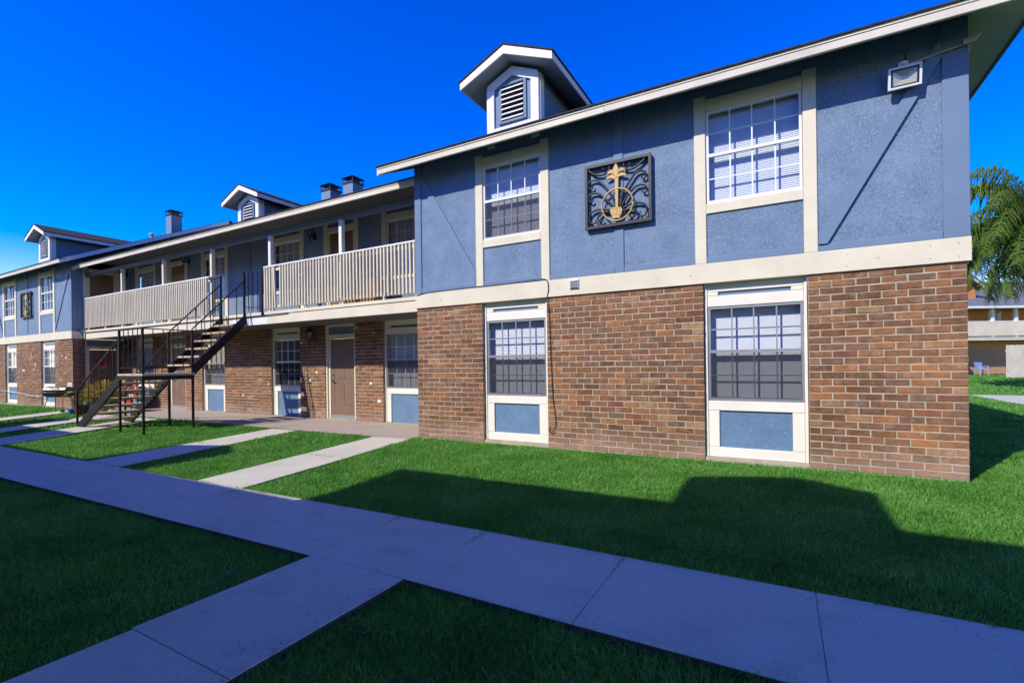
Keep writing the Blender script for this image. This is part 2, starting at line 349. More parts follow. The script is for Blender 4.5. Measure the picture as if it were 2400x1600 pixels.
# ------------------------------------------------------------------ grass
def in_quads(x, y, quads, pad=.0):
    bad = np.zeros(len(x), bool)
    for q in quads:
        q = np.array(q); c = q.mean(0); q = q+(c-q)*0.0
        ins = np.ones(len(x), bool)
        for i in range(4):
            a, b = q[i], q[(i+1) % 4]; L = math.hypot(*(b-a))
            ins &= ((b[0]-a[0])*(y-a[1])-(b[1]-a[1])*(x-a[0]))/L > pad
        bad |= ins
    return bad
FOOT = [[(-.02, -.015), (8.07, -.015), (8.07, 11), (-.02, 11)], [(-24, -.015), (-15.6, -.015), (-15.6, 11), (-24, 11)], [(-15.7, .3), (0, .3), (0, 11), (-15.7, 11)]]
def visible(x, y, z, m=1.08):
    dx = x-CAM.x; dy = y-CAM.y; f = dx*fw.x+dy*fw.y; r = dx*rt.x+dy*rt.y
    ok = f > .4; f = np.maximum(f, .1)
    u = 1200+r/f*FPX; v = 852+(CAM.z-z)/f*FPX
    return ok & (u > 1200-1200*m) & (u < 1200+1200*m) & (v < 1660)
def blades(name, zones, mat, label):
    X = []; Y = []; H = []; Wd = []
    for (x0, x1, y0, y1, dmin, dmax, dens, h, w) in zones:
        n = int((x1-x0)*(y1-y0)*dens); x = rng.uniform(x0, x1, n); y = rng.uniform(y0, y1, n)
        d = np.hypot(x-CAM.x, y-CAM.y); k = (d >= dmin) & (d < dmax); x, y = x[k], y[k]
        k = visible(x, y, gz(x, y)); x, y = x[k], y[k]
        k = ~in_quads(x, y, EXCL, pad=.022) & ~in_quads(x, y, FOOT); x, y = x[k], y[k]
        X.append(x); Y.append(y); H.append(np.full(len(x), h)); Wd.append(np.full(len(x), w))
    x = np.concatenate(X); y = np.concatenate(Y); h = np.concatenate(H); w = np.concatenate(Wd); n = len(x)
    # clumpy height
    cl = .5+.5*np.sin(x*5.1+1.7*np.sin(y*3.7))*np.sin(y*6.3+1.3*np.sin(x*4.1)); cl2 = .5+.5*np.sin(x*1.9+2.1*np.sin(y*1.3+.7))*np.sin(y*2.3+1.9*np.sin(x*1.1)); tall = (rng.uniform(0, 1, n) > .97)*.5; h = h*(rng.uniform(.5, 1.3, n)+tall)*(.65+.4*cl+.35*cl2)
    z = gz(x, y)-.004
    az = rng.uniform(0, 2*math.pi, n); lean = rng.uniform(.15, .95, n)**1.0*h*1.1; la = rng.uniform(0, 2*math.pi, n)
    wx, wy_ = np.cos(az)*w/2, np.sin(az)*w/2; lx, ly = np.cos(la)*lean, np.sin(la)*lean
    V = np.empty((n, 5, 3))
    V[:, 0] = np.stack([x-wx, y-wy_, z], 1); V[:, 1] = np.stack([x+wx, y+wy_, z], 1)
    V[:, 2] = np.stack([x+wx*.85+lx*.35, y+wy_*.85+ly*.35, z+h*.6], 1); V[:, 3] = np.stack([x-wx*.85+lx*.35, y-wy_*.85+ly*.35, z+h*.6], 1)
    V[:, 4] = np.stack([x+lx, y+ly, z+h*.96], 1)
    base = np.arange(n)[:, None]*5
    loops = (base+np.array([0, 1, 2, 3, 3, 2, 4])).ravel()
    ls = (np.arange(n)[:, None]*7+np.array([0, 4])).ravel(); lt = np.tile([4, 3], n)
    me = bpy.data.meshes.new(name); me.vertices.add(n*5); me.vertices.foreach_set('co', V.ravel())
    me.loops.add(n*7); me.loops.foreach_set('vertex_index', loops.astype(np.int32)); me.polygons.add(n*2)
    me.polygons.foreach_set('loop_start', ls.astype(np.int32)); me.polygons.foreach_set('loop_total', lt.astype(np.int32)); me.update(calc_edges=True)
    me.materials.append(MAT[mat]); o = obj(name, me); tag(o, label, 'grass', kind='stuff'); print(name, n)
blades('grass', [(-5, 8, -7.3, -3.6, 0, 3.2, 9500, .048, .0046), (-8, 9, -7.3, .3, 3.2, 5.5, 7000, .042, .0052),
                 (-10, 12, -7, 3, 5.5, 9, 5200, .036, .0068), (-14, 13, -6, 10, 9, 15, 2200, .038, .011),
                 (-24, 22, -6, 36, 15, 27, 420, .05, .026), (10, 30, 14, 38, 27, 48, 130, .06, .06)], 'grass_blade', 'short mown green grass covering the lawn')
# broad-leaved weeds along the walk edge
def weeds():
    m = MB(); spots = []
    for (cx_, cy_, s, n) in ((5.35, -3.42, .22, 130), (5.75, -3.40, .25, 150), (6.15, -3.35, .22, 120), (4.85, -3.3, .12, 50), (4.62, -5.02, .16, 90), (4.1, -5.35, .12, 70), (4.35, -5.9, .2, 110), (4.9, -5.25, .2, 80), (6.4, -3.1, .15, 50), (2.7, -5.3, .18, 60), (1.2, -5.2, .2, 60), (4.7, -5.6, .15, 70)):
        for _ in range(n):
            x = random.gauss(cx_, s*.6); y = random.gauss(cy_, s*.35)
            spots.append((x, y))
    for x, y in spots:
        if in_quads(np.array([x]), np.array([y]), EXCL, pad=-.01)[0]: continue
        z = float(gz(x, y))+random.uniform(.015, .05); r = random.uniform(.008, .019); a = random.uniform(0, 6.28); tl = random.uniform(-.4, .4)
        c, s_ = math.cos(a), math.sin(a)
        pts = [(-1, 0), (-.3, -.6), (.5, -.5), (1, 0), (.5, .5), (-.3, .6)]
        m.add([(x+r*(p*c-q*s_), y+r*(p*s_+q*c), z+tl*r*p+.25*r*abs(q)) for p, q in pts], [(0, 1, 2, 3, 4, 5)])
    o = m.build('weeds', 'weed_leaf', fix=False); tag(o, 'small broad-leaved weeds in the grass beside the walkway', 'weeds', kind='stuff')
weeds()
def clippings():
    m = MB(); r_ = random.Random(5)
    for _ in range(900):
        x = r_.uniform(-3, 8); e = r_.random()**2*.35; y = (wy(x, 1)-e) if r_.random() < .7 else (wy(x, 0)+e*.5)
        if r_.random() < .2: x = 3.885-r_.random()**2*.3; y = r_.uniform(-6.6, -4.8)
        a = r_.uniform(0, 6.28); L = r_.uniform(.008, .03); w = r_.uniform(.0012, .003); c, s_ = math.cos(a), math.sin(a); z = WALK_Z+.002
        m.add([(x-c*L-s_*w, y-s_*L+c*w, z), (x-c*L+s_*w, y-s_*L-c*w, z), (x+c*L, y+s_*L, z+.004)], [(0, 1, 2)])
    tag(m.build('grass_clippings', 'dry_frond', fix=False), 'dry grass clippings strewn along the walkway edges', 'clippings', kind='stuff')
clippings()

# ================================================================== the apartment building
BLD = thing('apartment_building', 'long two-storey apartment building with brick below, blue stucco above and cream trim', 'building', (0, 0, 0))
ZB0, ZB1, ZTOP, ZF = 2.49, 2.77, 5.27, .0
CY = 1.5                       # recessed wall plane of the centre
SLOPE = .472
XL = -15.63
def lw(s): return XL-1.02*s    # left wing coordinate, measured from its inner corner
NAILS = []
# --- bricks
def unit_bricks(n):
    out = []
    for k in range(n):
        r = random.Random(k); j = lambda s: r.uniform(-s, s)
        vs = []
        for (sx_, sz_) in ((-1,-1),(1,-1),(1,1),(-1,1)): vs.append((sx_*(.485+j(.012)), .0+j(.0025), sz_*(.450+j(.045))))
        for (sx_, sz_) in ((-1,-1),(1,-1),(1,1),(-1,1)): vs.append((sx_*(.5+j(.010)), .007, sz_*(.5+j(.045))))
        for (sx_, sz_) in ((-1,-1),(1,-1),(1,1),(-1,1)): vs.append((sx_*.5, .03, sz_*.5))
        fs = [(0, 1, 2, 3)]+[(i+4, (i+1) % 4+4, (i+1) % 4, i) for i in range(4)]+[(i+8, (i+1) % 4+8, (i+1) % 4+4, i+4) for i in range(4)]
        out.append((vs, fs))
    return out
UB = unit_bricks(14); UBM = []
for vs_, fs_ in UB:
    me = bpy.data.meshes.new('brick'); me.from_pydata(vs_, [], fs_); me.materials.append(MAT['brick_single']); UBM.append(me)
CP, BLEN, JT = .0889, .257, .0145
def lay(x0, x1, z0=ZF, z1=ZB0, off=0.0):
    """bricks (cx, cz, len, height) in running bond for a run x0..x1"""
    out = []; n = int(round((z1-z0)/CP)); p = (z1-z0)/n
    for r_ in range(n):
        x = x0; first = True; start = (r_ % 2)*.5
        L = BLEN*(.5 if r_ % 2 else 1.0)
        while x < x1-.03:
            e = min(x+L*random.uniform(.96, 1.04), x1)
            if x1-e < .07: e = x1
            out.append(((x+e)/2, z0+(r_+.5)*p+random.uniform(-.002, .002), e-x-(JT if e < x1 else JT*.5), p-JT+random.uniform(-.002, .001)))
            x = e; L = BLEN
    return out
def wallgroup(runs, y0, parent_name, singles=0, thick=.20, extra=None):
    """mortar boxes + bricks on a front facing -y"""
    m = MB(); allb = []
    for (a, b) in runs:
        a, b = min(a, b), max(a, b)
        m.box(a+.004, b-.004, y0+.0075, y0+thick, ZF-.12, ZB0)
        allb += [(c, y0, z, L, h) for c, z, L, h in lay(a, b)]
    w = m.build(parent_name, 'mortar', BLD)
    allb.sort(key=lambda q: (q[0]-CAM.x)**2+(q[1]-CAM.y)**2+(q[2]-CAM.z)**2*.3)
    for i, (c, y, z, L, h) in enumerate(allb[:singles]):
        o = bpy.data.objects.new('brick', UBM[random.randrange(len(UBM))]); COL.objects.link(o); o.parent = w
        o.location = (c, y+random.uniform(-.002, .003), z); o.scale = (L, 1, h); o.rotation_euler = (0, random.uniform(-.006, .006), 0)
    f = MB()
    for (c, y, z, L, h) in allb[singles:]:
        vs_, fs_ = UB[random.randrange(len(UB))]; jy = random.uniform(-.002, .003)
        f.add([(c+v[0]*L, y+v[1]+jy, z+v[2]*h) for v in vs_], fs_)
    if f.v:
        o = f.build('bricks', 'brick_field', w, fix=False); o['kind'] = 'stuff'
    return w
def end_wall(x, y0, y1, sgn, parent_name):
    """brick end wall facing +x (sgn 1) or -x (sgn -1)"""
    m = MB(); m.box(x-sgn*.011, x-sgn*.2, y0+.011+.01, y1, ZF-.12, ZB0-.001); w = m.build(parent_name, 'mortar', BLD); f = MB()
    for c, z, L, h in lay(y0, y1):
        vs_, fs_ = UB[random.randrange(len(UB))]
        f.add([(x-sgn*v[1], c+v[0]*L, z+v[2]*h) for v in vs_], fs_ if sgn > 0 else [tuple(reversed(q)) for q in fs_])
    o = f.build('bricks', 'brick_field', w, fix=False); o['kind'] = 'stuff'; return w
# openings, wing coordinates (from the inner corner): lower and upper windows
LO = [(1.508, 2.770), (5.222, 6.484)]; UP = [(1.400, 2.850), (5.125, 6.602)]
rw_runs = [(0, LO[0][0]), (LO[0][1], LO[1][0]), (LO[1][1], 8.03)]
W_R = wallgroup(rw_runs, 0.0, 'brick_wall', singles=300)
W_L = wallgroup([(lw(a), lw(b)) for a, b in rw_runs], 0.0, 'brick_wall')
CLO = [(-14.66, -13.40), (-10.30, -9.05), (-6.72, -5.46), (-2.36, -1.10)]; CDO = [(-12.42, -11.30), (-4.44, -3.33)]
ops = sorted(CLO+CDO); runs = []; x = XL+.005
for a, b in ops: runs.append((x, a)); x = b
runs.append((x, -.005)); W_C = wallgroup(runs, CY, 'brick_wall')
end_wall(8.03, 0.0, 10.6, 1, 'brick_wall')
# left wing: inner side wall (faces +x) has the side doors; brick either side of the door
SD = (.36, 1.39)
m = MB(); m.box(XL-.19, XL-.011, .19, SD[0]-.002, ZF-.12, ZB0-.001); m.box(XL-.19, XL-.011, SD[1]+.002, CY+.15, ZF-.12, ZB0-.001)
ws = m.build('brick_wall', 'mortar', BLD); f = MB()
for a, b in ((.0, SD[0]), (SD[1], CY)):
    for c, z, L, h in lay(a, b):
        vs_, fs_ = UB[random.randrange(len(UB))]; f.add([(XL-v[1], c+v[0]*L, z+v[2]*h) for v in vs_], fs_)
o = f.build('bricks', 'brick_field', ws, fix=False); o['kind'] = 'stuff'
MB().box(-.2+.2, .19, .19, CY+.15, ZF-.12, ZB0-.001).build('brick_wall', 'mortar', BLD)
# pale plaster dabs left on the brick
for wl, pts in ((W_L, [(-19.0, 1.62, .07), (-19.15, 1.42, .06), (-20.3, 1.4, .07), (-20.15, 1.4, .06), (-16.55, 1.9, .05), (-16.9, 1.85, .04), (-16.2, 1.83, .06), (-18.85, .42, .05), (-19.4, 2.0, .04)]), (W_C, [(-4.78, 1.24, .05), (-2.78, .96, .055), (-2.5, .52, .07), (-3.25, 2.37, .055), (-2.65, 2.22, .04), (-10.85, .35, .06), (-8.1, .55, .05), (-6.85, .9, .04), (-5.05, 1.02, .05), (-8.3, 2.1, .05), (-5.38, 2.05, .06)])):
    yy = 0 if wl is W_L else CY
    for (px, pz, pr_) in pts:
        mm = MB(); n = 9; rr = [pr_*random.uniform(.6, 1.1) for _ in range(n)]
        mm.add([(px+rr[k]*math.cos(k*6.283/n), yy-.004, pz+.7*rr[k]*math.sin(k*6.283/n)) for k in range(n)]+[(px+rr[k]*1.15*math.cos(k*6.283/n), yy+.006, pz+.8*rr[k]*math.sin(k*6.283/n)) for k in range(n)], [tuple(range(n-1, -1, -1))]+[(k, (k+1) % n, (k+1) % n+n, k+n) for k in range(n)])
        mm.build('plaster_dab', 'patch_white', wl)
mm = MB()
for i in range(3):
    for j in range(5): mm.box(lw(.08+i*.125), lw(.19+i*.125), -.006, .01, .50+j*.089, .575+j*.089)
mm.build('plaster_dab', 'patch_white', W_L)

MB().box(XL+.005, -.005, CY+.0015, CY+.2, ZB0+.001, 2.7905).build('lintel', 'cream_paint', BLD)
# --- windows
def nails(pts): NAILS.extend(pts)
def sash(win, x0, x1, y, z0, z1, style, frame='aluminium', panes=True, seed=0):
    """double-hung window in the clear opening; y is the outer face of the sash"""
    zm = (z0+z1)/2+.03; fwid = .032
    m = MB()
    m.box(x0, x0+fwid, y, y+.05, z0, z1); m.box(x1-fwid, x1, y, y+.05, z0, z1); m.box(x0+fwid, x1-fwid, y, y+.05, z0, z0+.045); m.box(x0+fwid, x1-fwid, y, y+.05, z1-.03, z1)
    m.box(x0+fwid, x1-fwid, y-.006, y+.045, zm-.022, zm+.022)
    m.build('sash_frame', frame, win)
    g = MB(); ix0, ix1 = x0+fwid, x1-fwid; pw = (ix1-ix0)/4
    for (a, b, yy) in ((zm+.022, z1-.03, y+.008), (z0+.045, zm-.022, y+.014)):
        for k in (1, 2, 3): g.box(ix0+k*pw-.009, ix0+k*pw+.009, yy, yy+.016, a, b)
        for q in range(4): g.box(ix0+q*pw+.009*(q > 0), ix0+(q+1)*pw-.009*(q < 3), yy+.001, yy+.015, (a+b)/2-.008, (a+b)/2+.008)
    g.build('muntin', 'white_frame' if style != 'mill' else frame, win)
    for (a, b, yy) in ((zm+.022, z1-.03, y+.026), (z0+.045, zm-.022, y+.032)):
        h2 = (b-a)/2
        for r_ in range(2):
            for k in range(4):
                pm = MB().box(0, pw-.001, 0, .003, 0, h2-.001).build('pane', 'window_glass', win, fix=False); pm.location = (ix0+k*pw, yy, a+r_*h2)
    if style in ('screen', 'mill', 'dark'):
        MB().box(x0+.02, x1-.02, y-.002, y+.003, z0+.03, zm-.024).build('insect_screen', 'insect_mesh', win, fix=False)
    yb = y+.135
    if style == 'dark': pass
    elif style != 'curtain':
        b = MB(); n = int((z1-z0)/.0265)
        for k in range(n):
            zz = z0+.02+k*.0265; b.add([(x0-.03, yb-.005, zz), (x1+.03, yb-.005, zz), (x1+.03, yb-.001, zz+.014), (x0-.03, yb-.001, zz+.014), (x1+.03, yb+.005, zz+.0285), (x0-.03, yb+.005, zz+.0285)], [(0, 1, 2, 3), (3, 2, 4, 5)])
        ob = b.build('blind', 'blind_white', win, fix=False); ob['kind'] = 'stuff'
    else:
        b = MB(); n = 40
        vs = []
        for k in range(n+1):
            xx = x0+(x1-x0)*k/n; dy = .02*math.sin(k*1.7+seed)+.012*math.sin(k*.63)
            vs += [(xx, yb+dy, z0-.02), (xx, yb+dy, z1+.02)]
        b.add(vs, [(2*k, 2*k+2, 2*k+3, 2*k+1) for k in range(n)]); b.build('curtain', 'curtain_grey', win, smooth=True, fix=False)
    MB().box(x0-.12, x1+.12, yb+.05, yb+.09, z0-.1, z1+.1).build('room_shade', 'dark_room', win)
def window_lower(a, b, y0, style, frame='aluminium', low=.05, tall_panel=False, seed=0, blue='pale_blue_panel'):
    a, b = min(a, b), max(a, b); yf = y0+.07
    m = MB()                                            # casing boards, set back in the brick opening
    L, Rr = a+.045, b-.045
    pb0 = .19 if not tall_panel else .035
    m.cbox(a+.005, L-.002, yf-.012, yf+.12, low, ZB0-.001); m.cbox(Rr+.002, b-.005, yf-.012, yf+.12, low, ZB0-.001)
    m.cbox(L, Rr, yf, yf+.1, 2.165, 2.318); m.cbox(L, L+.14, yf, yf+.1, 2.320, 2.372); m.cbox(Rr-.14, Rr, yf, yf+.1, 2.320, 2.372); m.cbox(L, Rr, yf+.002, yf+.1, 2.374, ZB0-.001)
    m.cbox(L, Rr, yf-.004, yf+.1, .703, .838); m.cbox(L, L+.14, yf, yf+.1, pb0 if not tall_panel else low, .701); m.cbox(Rr-.14, Rr, yf, yf+.1, pb0 if not tall_panel else low, .701)
    if not tall_panel: m.cbox(L, Rr, yf, yf+.1, low, .188)
    w = m.build('window', 'ivory_paint', BLD)
    MB().box(L+.141, Rr-.141, yf+.026, yf+.1, pb0 if not tall_panel else low, .701).build('apron_panel', blue, w)
    MB().box(L+.141, Rr-.141, yf+.03, yf+.1, 2.320, 2.372).build('vent_strip', 'blue_board', w)
    MB().box(a+.002, b-.002, y0+.02, y0+.2, ZF-.14, low-.002).build('sill_course', 'mortar', w)
    sash(w, L+.004, Rr-.004, yf+.012, .842, 2.163, style, frame, seed=seed)
    return w
def window_upper(a, b, y0, style, z0=ZB1, apron=True, frame='white_frame', seed=0, top=5.125):
    a, b = min(a, b), max(a, b); cw = .152; m = MB(); p = y0-.024
    m.cbox(a, a+cw, p, y0+.06, z0+.001, top); m.cbox(b-cw, b, p, y0+.06, z0+.001, top)
    L, Rr = a+cw+.001, b-cw-.001
    m.cbox(L, Rr, p+.004, y0+.1, 4.905, 5.07); m.cbox(L, Rr, p+.002, y0+.1, 3.466, 3.602)
    w = m.build('window', 'cream_paint', BLD)
    MB().box(L, Rr, y0+.002, y0+.1, z0+.092, 3.465).build('apron_panel', 'blue_stucco', w)
    MB().cbox(L, Rr, y0-.016, y0+.1, z0+.001, z0+.090).build('base_board', 'blue_board', w)
    MB().box(L, Rr, y0+.02, y0+.1, 5.071, top+.002).build('frieze_panel', 'blue_stucco', w); MB().box(a+.001, b-.001, y0+.001, y0+.1, top+.003, ZTOP+.02).build('frieze_panel', 'blue_stucco', w)
    sash(w, L+.006, Rr-.006, y0+.004, 3.604, 4.903, style, frame, seed=seed)
    return w
for side in (0, 1):
    for i, (a, b) in enumerate(LO):
        if side == 0: window_lower(a, b, 0.0, 'mill', 'aluminium')
        else: window_lower(lw(a), lw(b), 0.0, 'screen', 'white_frame', seed=i)
    for i, (a, b) in enumerate(UP):
        if side == 0: window_upper(a, b, 0.0, 'screen' if i == 0 else 'plain')
        else: window_upper(lw(a), lw(b), 0.0, 'curtain', seed=3+i)
CUP = [(-14.63, -13.15), (-10.25, -8.79), (-6.69, -5.23), (-2.34, -.88)]; CUD = [(-12.35, -11.10), (-4.42, -3.15)]
for i, (a, b) in enumerate(CLO): window_lower(a, b, CY, 'dark' if i == 2 else 'screen', 'aluminium', low=.012, tall_panel=True, seed=i)
for i, (a, b) in enumerate(CUP): window_upper(a, b, CY, 'plain' if i != 2 else 'screen', z0=2.795, seed=i, top=5.15)

# --- siding, boards, band
def siding_front(xf, nm='siding_wall'):
    e3 = ((0, UP[0][0]), (UP[0][1], UP[1][0]), (UP[1][1], 8.045))
    w = MB().box(xf(e3[0][0]), xf(e3[0][1]), 0.0, .15, ZB1+.001, ZTOP).build(nm, 'blue_stucco', BLD)
    for a, b in e3[1:]: MB().box(xf(a), xf(b), 0.0, .15, ZB1+.001, ZTOP).build(nm, 'blue_stucco', BLD)
    def bd(*q): MB().cbox(*q).build('board', 'blue_board', w)
    def bx(a, b, y0, y1, z0, z1):
        a, b = sorted((xf(a), xf(b))); bd(a, b, y0, y1, z0, z1)
    bx(-.012, .145, -.020, -.001, ZB1+.002, ZTOP-.02); bx(7.825, 8.06, -.020, -.001, ZB1+.002, ZTOP-.02)
    for a, b in ((.147, 1.398), (2.852, 3.948), (4.098, 5.123), (6.604, 7.823)): bx(a, b, -.015, -.001, ZB1+.002, ZB1+.090)
    bx(3.95, 4.096, -.018, -.001, ZB1+.002, ZTOP-.02)
    for (x0, z0, x1, z1, o_) in ((.149, 5.10, 1.392, 3.07, -.15), (6.70, 2.862, 7.822, 4.84, -.15)):
        if o_ and x0 < 1: q = [(x0, z0-.245), (x0, z0), (x1, z1), (x1, z1-.20), (x1-.035, z1-.187)]
        else: q = [(x0, z0), (x1, z1), (x1, z1+.262), (6.606, 2.97), (6.606, 2.862)]
        q = [(xf(p), z) for p, z in q]
        MB().prism(q, 'y', -.036 if x0 > 1 else -.022, -.001).build('brace_board', 'blue_board', w)
    # cream band between the storeys
    ends = sorted((xf(-.012), xf(8.065)))
    bnd = MB().cbox(ends[0], ends[1], -.028, .16, ZB0, ZB1).build('band_board', 'cream_paint', w)
    k = MB()
    for xx in ([.6, .62, 1.2, 2.2, 3.0, 3.9, 4.6, 5.05, 5.06, 5.6, 6.2, 6.9, 7.2, 7.22, 7.7, 7.95] if nm else []):
        for zz in ((2.55, 2.70) if int(xx*10) % 2 else (2.62,)):
            px = xf(xx); k.bar((px-.003, -.0295, zz+.012), (px+.004, -.0295, zz-.010), .006, .003)
    k.build('nail_marks', 'letter_black', bnd)
    return w
SW = siding_front(lambda s: s)
siding_front(lambda s: lw(s))
# end wall siding (right) and inner side walls
m = MB(); m.box(7.9, 8.045, .151, 10.6, ZB1+.001, ZTOP); o = m.build('siding_wall', 'blue_stucco', BLD)
MB().box(7.9, 8.066, .161, 10.6, ZB0, ZB1).build('band_board', 'cream_paint', o)
m = MB(); m.box(XL-.15, XL+.012, .151, .30, ZB1+.002, ZTOP); m.box(XL-.15, XL, 1.42, CY+.15, 2.79, ZTOP); m.box(XL-.15, XL, .302, 1.42, 4.98, ZTOP)
o = m.build('siding_wall', 'blue_stucco', BLD); MB().box(XL-.15, XL+.026, .162, .318, ZB0, ZB1).build('band_board', 'cream_paint', o)
m = MB(); m.box(0.0, .15, .151, CY+.15, ZB1+.001, ZTOP); o = m.build('siding_wall', 'blue_stucco', BLD)
# gable triangles above the centre roof
for xx in (XL, .0):
    s_ = -1 if xx < -1 else 1
    m = MB(); m.prism([(0.05, 5.0), (5.3, 5.0), (10.5, 5.0), (5.3, 7.62)], 'x', xx, xx+s_*.12); m.build('gable_wall', 'blue_stucco', BLD)
# centre upper wall
cops = sorted(CUP+CUD); x = XL+.005
for a, b in cops+[(-.005, 0)]: wc = MB().box(x, a, CY, CY+.15, 2.792, ZTOP+.02).build('siding_wall', 'blue_stucco', BLD); x = b
MB().cbox(-7.75, -7.60, CY-.018, CY-.001, 2.795, ZTOP).build('board', 'blue_board', wc)

# --- doors
def panel_door(par, w, h, flip=False):
    """six-panel door leaf in local coordinates: x 0..w, front at y=0"""
    m = MB(); m.box(0, w, .006, .045, 0, h)
    st = .115; col = [(st, w/2-.04), (w/2+.04, w-st)]
    rows = [(.23*h/2, .80*h/2), (.93*h/2, 1.52*h/2), (1.64*h/2, 1.88*h/2)]
    xs_ = [0, st, w/2-.04, w/2+.04, w-st, w]; zs = [0]+[v for r_ in rows for v in r_]+[h]
    for i in (0, 2, 4): m.box(xs_[i], xs_[i+1], 0, .006, 0, h)
    for (a, b) in col:
        for j in (0, 2, 4, 6): m.box(a, b, 0, .006, zs[j], zs[j+1])
        for (c, d) in rows:
            m.add([(a+.02, .006, c+.02), (b-.02, .006, c+.02), (b-.02, .006, d-.02), (a+.02, .006, d-.02), (a+.04, .001, c+.04), (b-.04, .001, c+.04), (b-.04, .001, d-.04), (a+.04, .001, d-.04)], [(4, 5, 6, 7), (0, 1, 5, 4), (1, 2, 6, 5), (2, 3, 7, 6), (3, 0, 4, 7)])
    d = m.build('door_leaf', 'door_brown', par)
    k = MB(); hx = .07 if not flip else w-.07
    k.lathe([(.03, 0), (.032, .008), (.012, .012), (.012, .04), (.028, .045), (.03, .06), (.02, .07)], (0, 0, 0), 12)
    kk = MB(); kk.v = [(hx+v[0], -v[2], .90+v[1]) for v in k.v]; kk.f = list(k.f); kk.bar((hx, -.06, .90), (hx+(.09 if not flip else -.09), -.07, .885), .022)
    kk.v += [(hx+v[0]*.8, -v[2]*.4, 1.05+v[1]*.8) for v in k.v]; kk.f += [tuple(i+len(kk.v)-len(k.v) for i in f_) for f_ in k.f]
    kk.build('door_handle', 'brass', par)
    return d
def door_lower(a, b, letter, x_is_y=False):
    e = bpy.data.objects.new('door', None); COL.objects.link(e); e.parent = BLD; e.empty_display_size = .1
    w = b-a; y = .06
    m = MB(); m.cbox(0, .055, y-.035, y+.1, 0, ZB0-.002); m.cbox(w-.055, w, y-.035, y+.1, 0, ZB0-.002); m.cbox(.057, .135, y, y+.1, 0, 2.225); m.cbox(w-.075, w-.057, y, y+.1, 0, 2.225)
    m.cbox(.057, w-.057, y, y+.1, 2.227, 2.232+.01); m.cbox(.137, w-.077, y, y+.1, 2.118, 2.225); m.cbox(.057, w-.057, y, y+.1, 2.438, ZB0-.002)
    m.build('door_frame', 'cream_paint', e); MB().box(.057, w-.057, y+.03, y+.1, 2.243, 2.437).build('transom_panel', 'blue_board', e)
    dl = panel_door(e, w-.215, 1.985); dl.location = (.137, y+.022, .125)
    for c in e.children:
        if c.name.startswith('door_handle'): c.location = (.137, y+.022, .125)
    MB().box(.135, w-.075, y-.02, y+.1, .03, .122).build('threshold', 'aluminium', e)
    MB().box(0, w, y-.06, y+.1, -.02, .028).build('step', 'old_concrete', e)
    text_mesh('door_letter', letter, .11, 'letter_black', e, (w/2+.02, y-.004, 2.172), (R(90), 0, 0))
    return e
def door_upper(a, b, letter):
    e = bpy.data.objects.new('door', None); COL.objects.link(e); e.parent = BLD; e.empty_display_size = .1
    w = b-a; y = -.022; z0 = 2.796-2.79; H = 5.15-2.79
    m = MB(); m.cbox(0, .15, y, .1, z0, H); m.cbox(w-.15, w, y, .1, z0, H); m.cbox(.152, w-.152, y+.004, .1, 2.10, 2.245); m.cbox(.152, .21, y+.02, .1, z0, 2.098); m.cbox(w-.19, w-.152, y+.02, .1, z0, 2.098)
    m.build('door_frame', 'cream_paint', e); MB().box(.152, w-.152, .015, .1, 2.247, H+.12).build('frieze_panel', 'blue_board', e)
    dl = panel_door(e, w-.404, 2.04); dl.location = (.212, .03, .05)
    for c in e.children:
        if c.name.startswith('door_handle'): c.location = (.212, .03, .05)
    MB().box(.21, w-.19, -.01, .1, z0, .048).build('threshold', 'aluminium', e)
    text_mesh('door_letter', letter, .11, 'letter_black', e, (w/2, y-.002, 2.172), (R(90), 0, 0))
    return e
for (a, b), t_ in zip(CDO, 'BC'): d = door_lower(a, b, t_); d.location = (a, CY, 0)
for (a, b), t_ in zip(CUD, 'FG'): d = door_upper(a, b, t_); d.location = (a, CY, 2.79)
d = door_lower(0, SD[1]-SD[0], 'A'); d.location = (XL+.0, SD[0], 0); d.rotation_euler = (0, 0, R(90))
d = door_upper(0, 1.118, 'E'); d.location = (XL, .302, 2.79); d.rotation_euler = (0, 0, R(90))

# --- balcony
bal = MB().box(XL+.03, -.03, .36, CY-.002, 2.50, 2.785).build('balcony_slab', 'cream_paint', BLD)
MB().cbox(XL+.028, -.016, .322, .358, 2.48, 2.698).build('slab_board', 'cream_paint', bal)
MB().cbox(XL+.028, -.016, .310, .358, 2.715, 2.79).build('edge_board', 'cream_paint', bal)
MB().box(-6.6, -5.1, .318, .3215, 2.485, 2.694).build('patch_board', 'white_frame', bal)
MB().box(XL+.03, -.03, .40, CY-.004, 2.488, 2.499).build('ceiling_board', 'grey_paint', bal)
PX = [-2.58, -5.14, -7.74, -10.33, -12.97]
for i, px in enumerate(PX): MB().cbox(px, px+.095, .375, .47, 2.79, 4.80).build('porch_post', 'white_paint' if i < 2 else 'cream_paint', BLD)
MB().cbox(XL+.02, -.018, .37, .475, 4.71, 4.83).build('porch_beam', 'grey_paint', BLD)
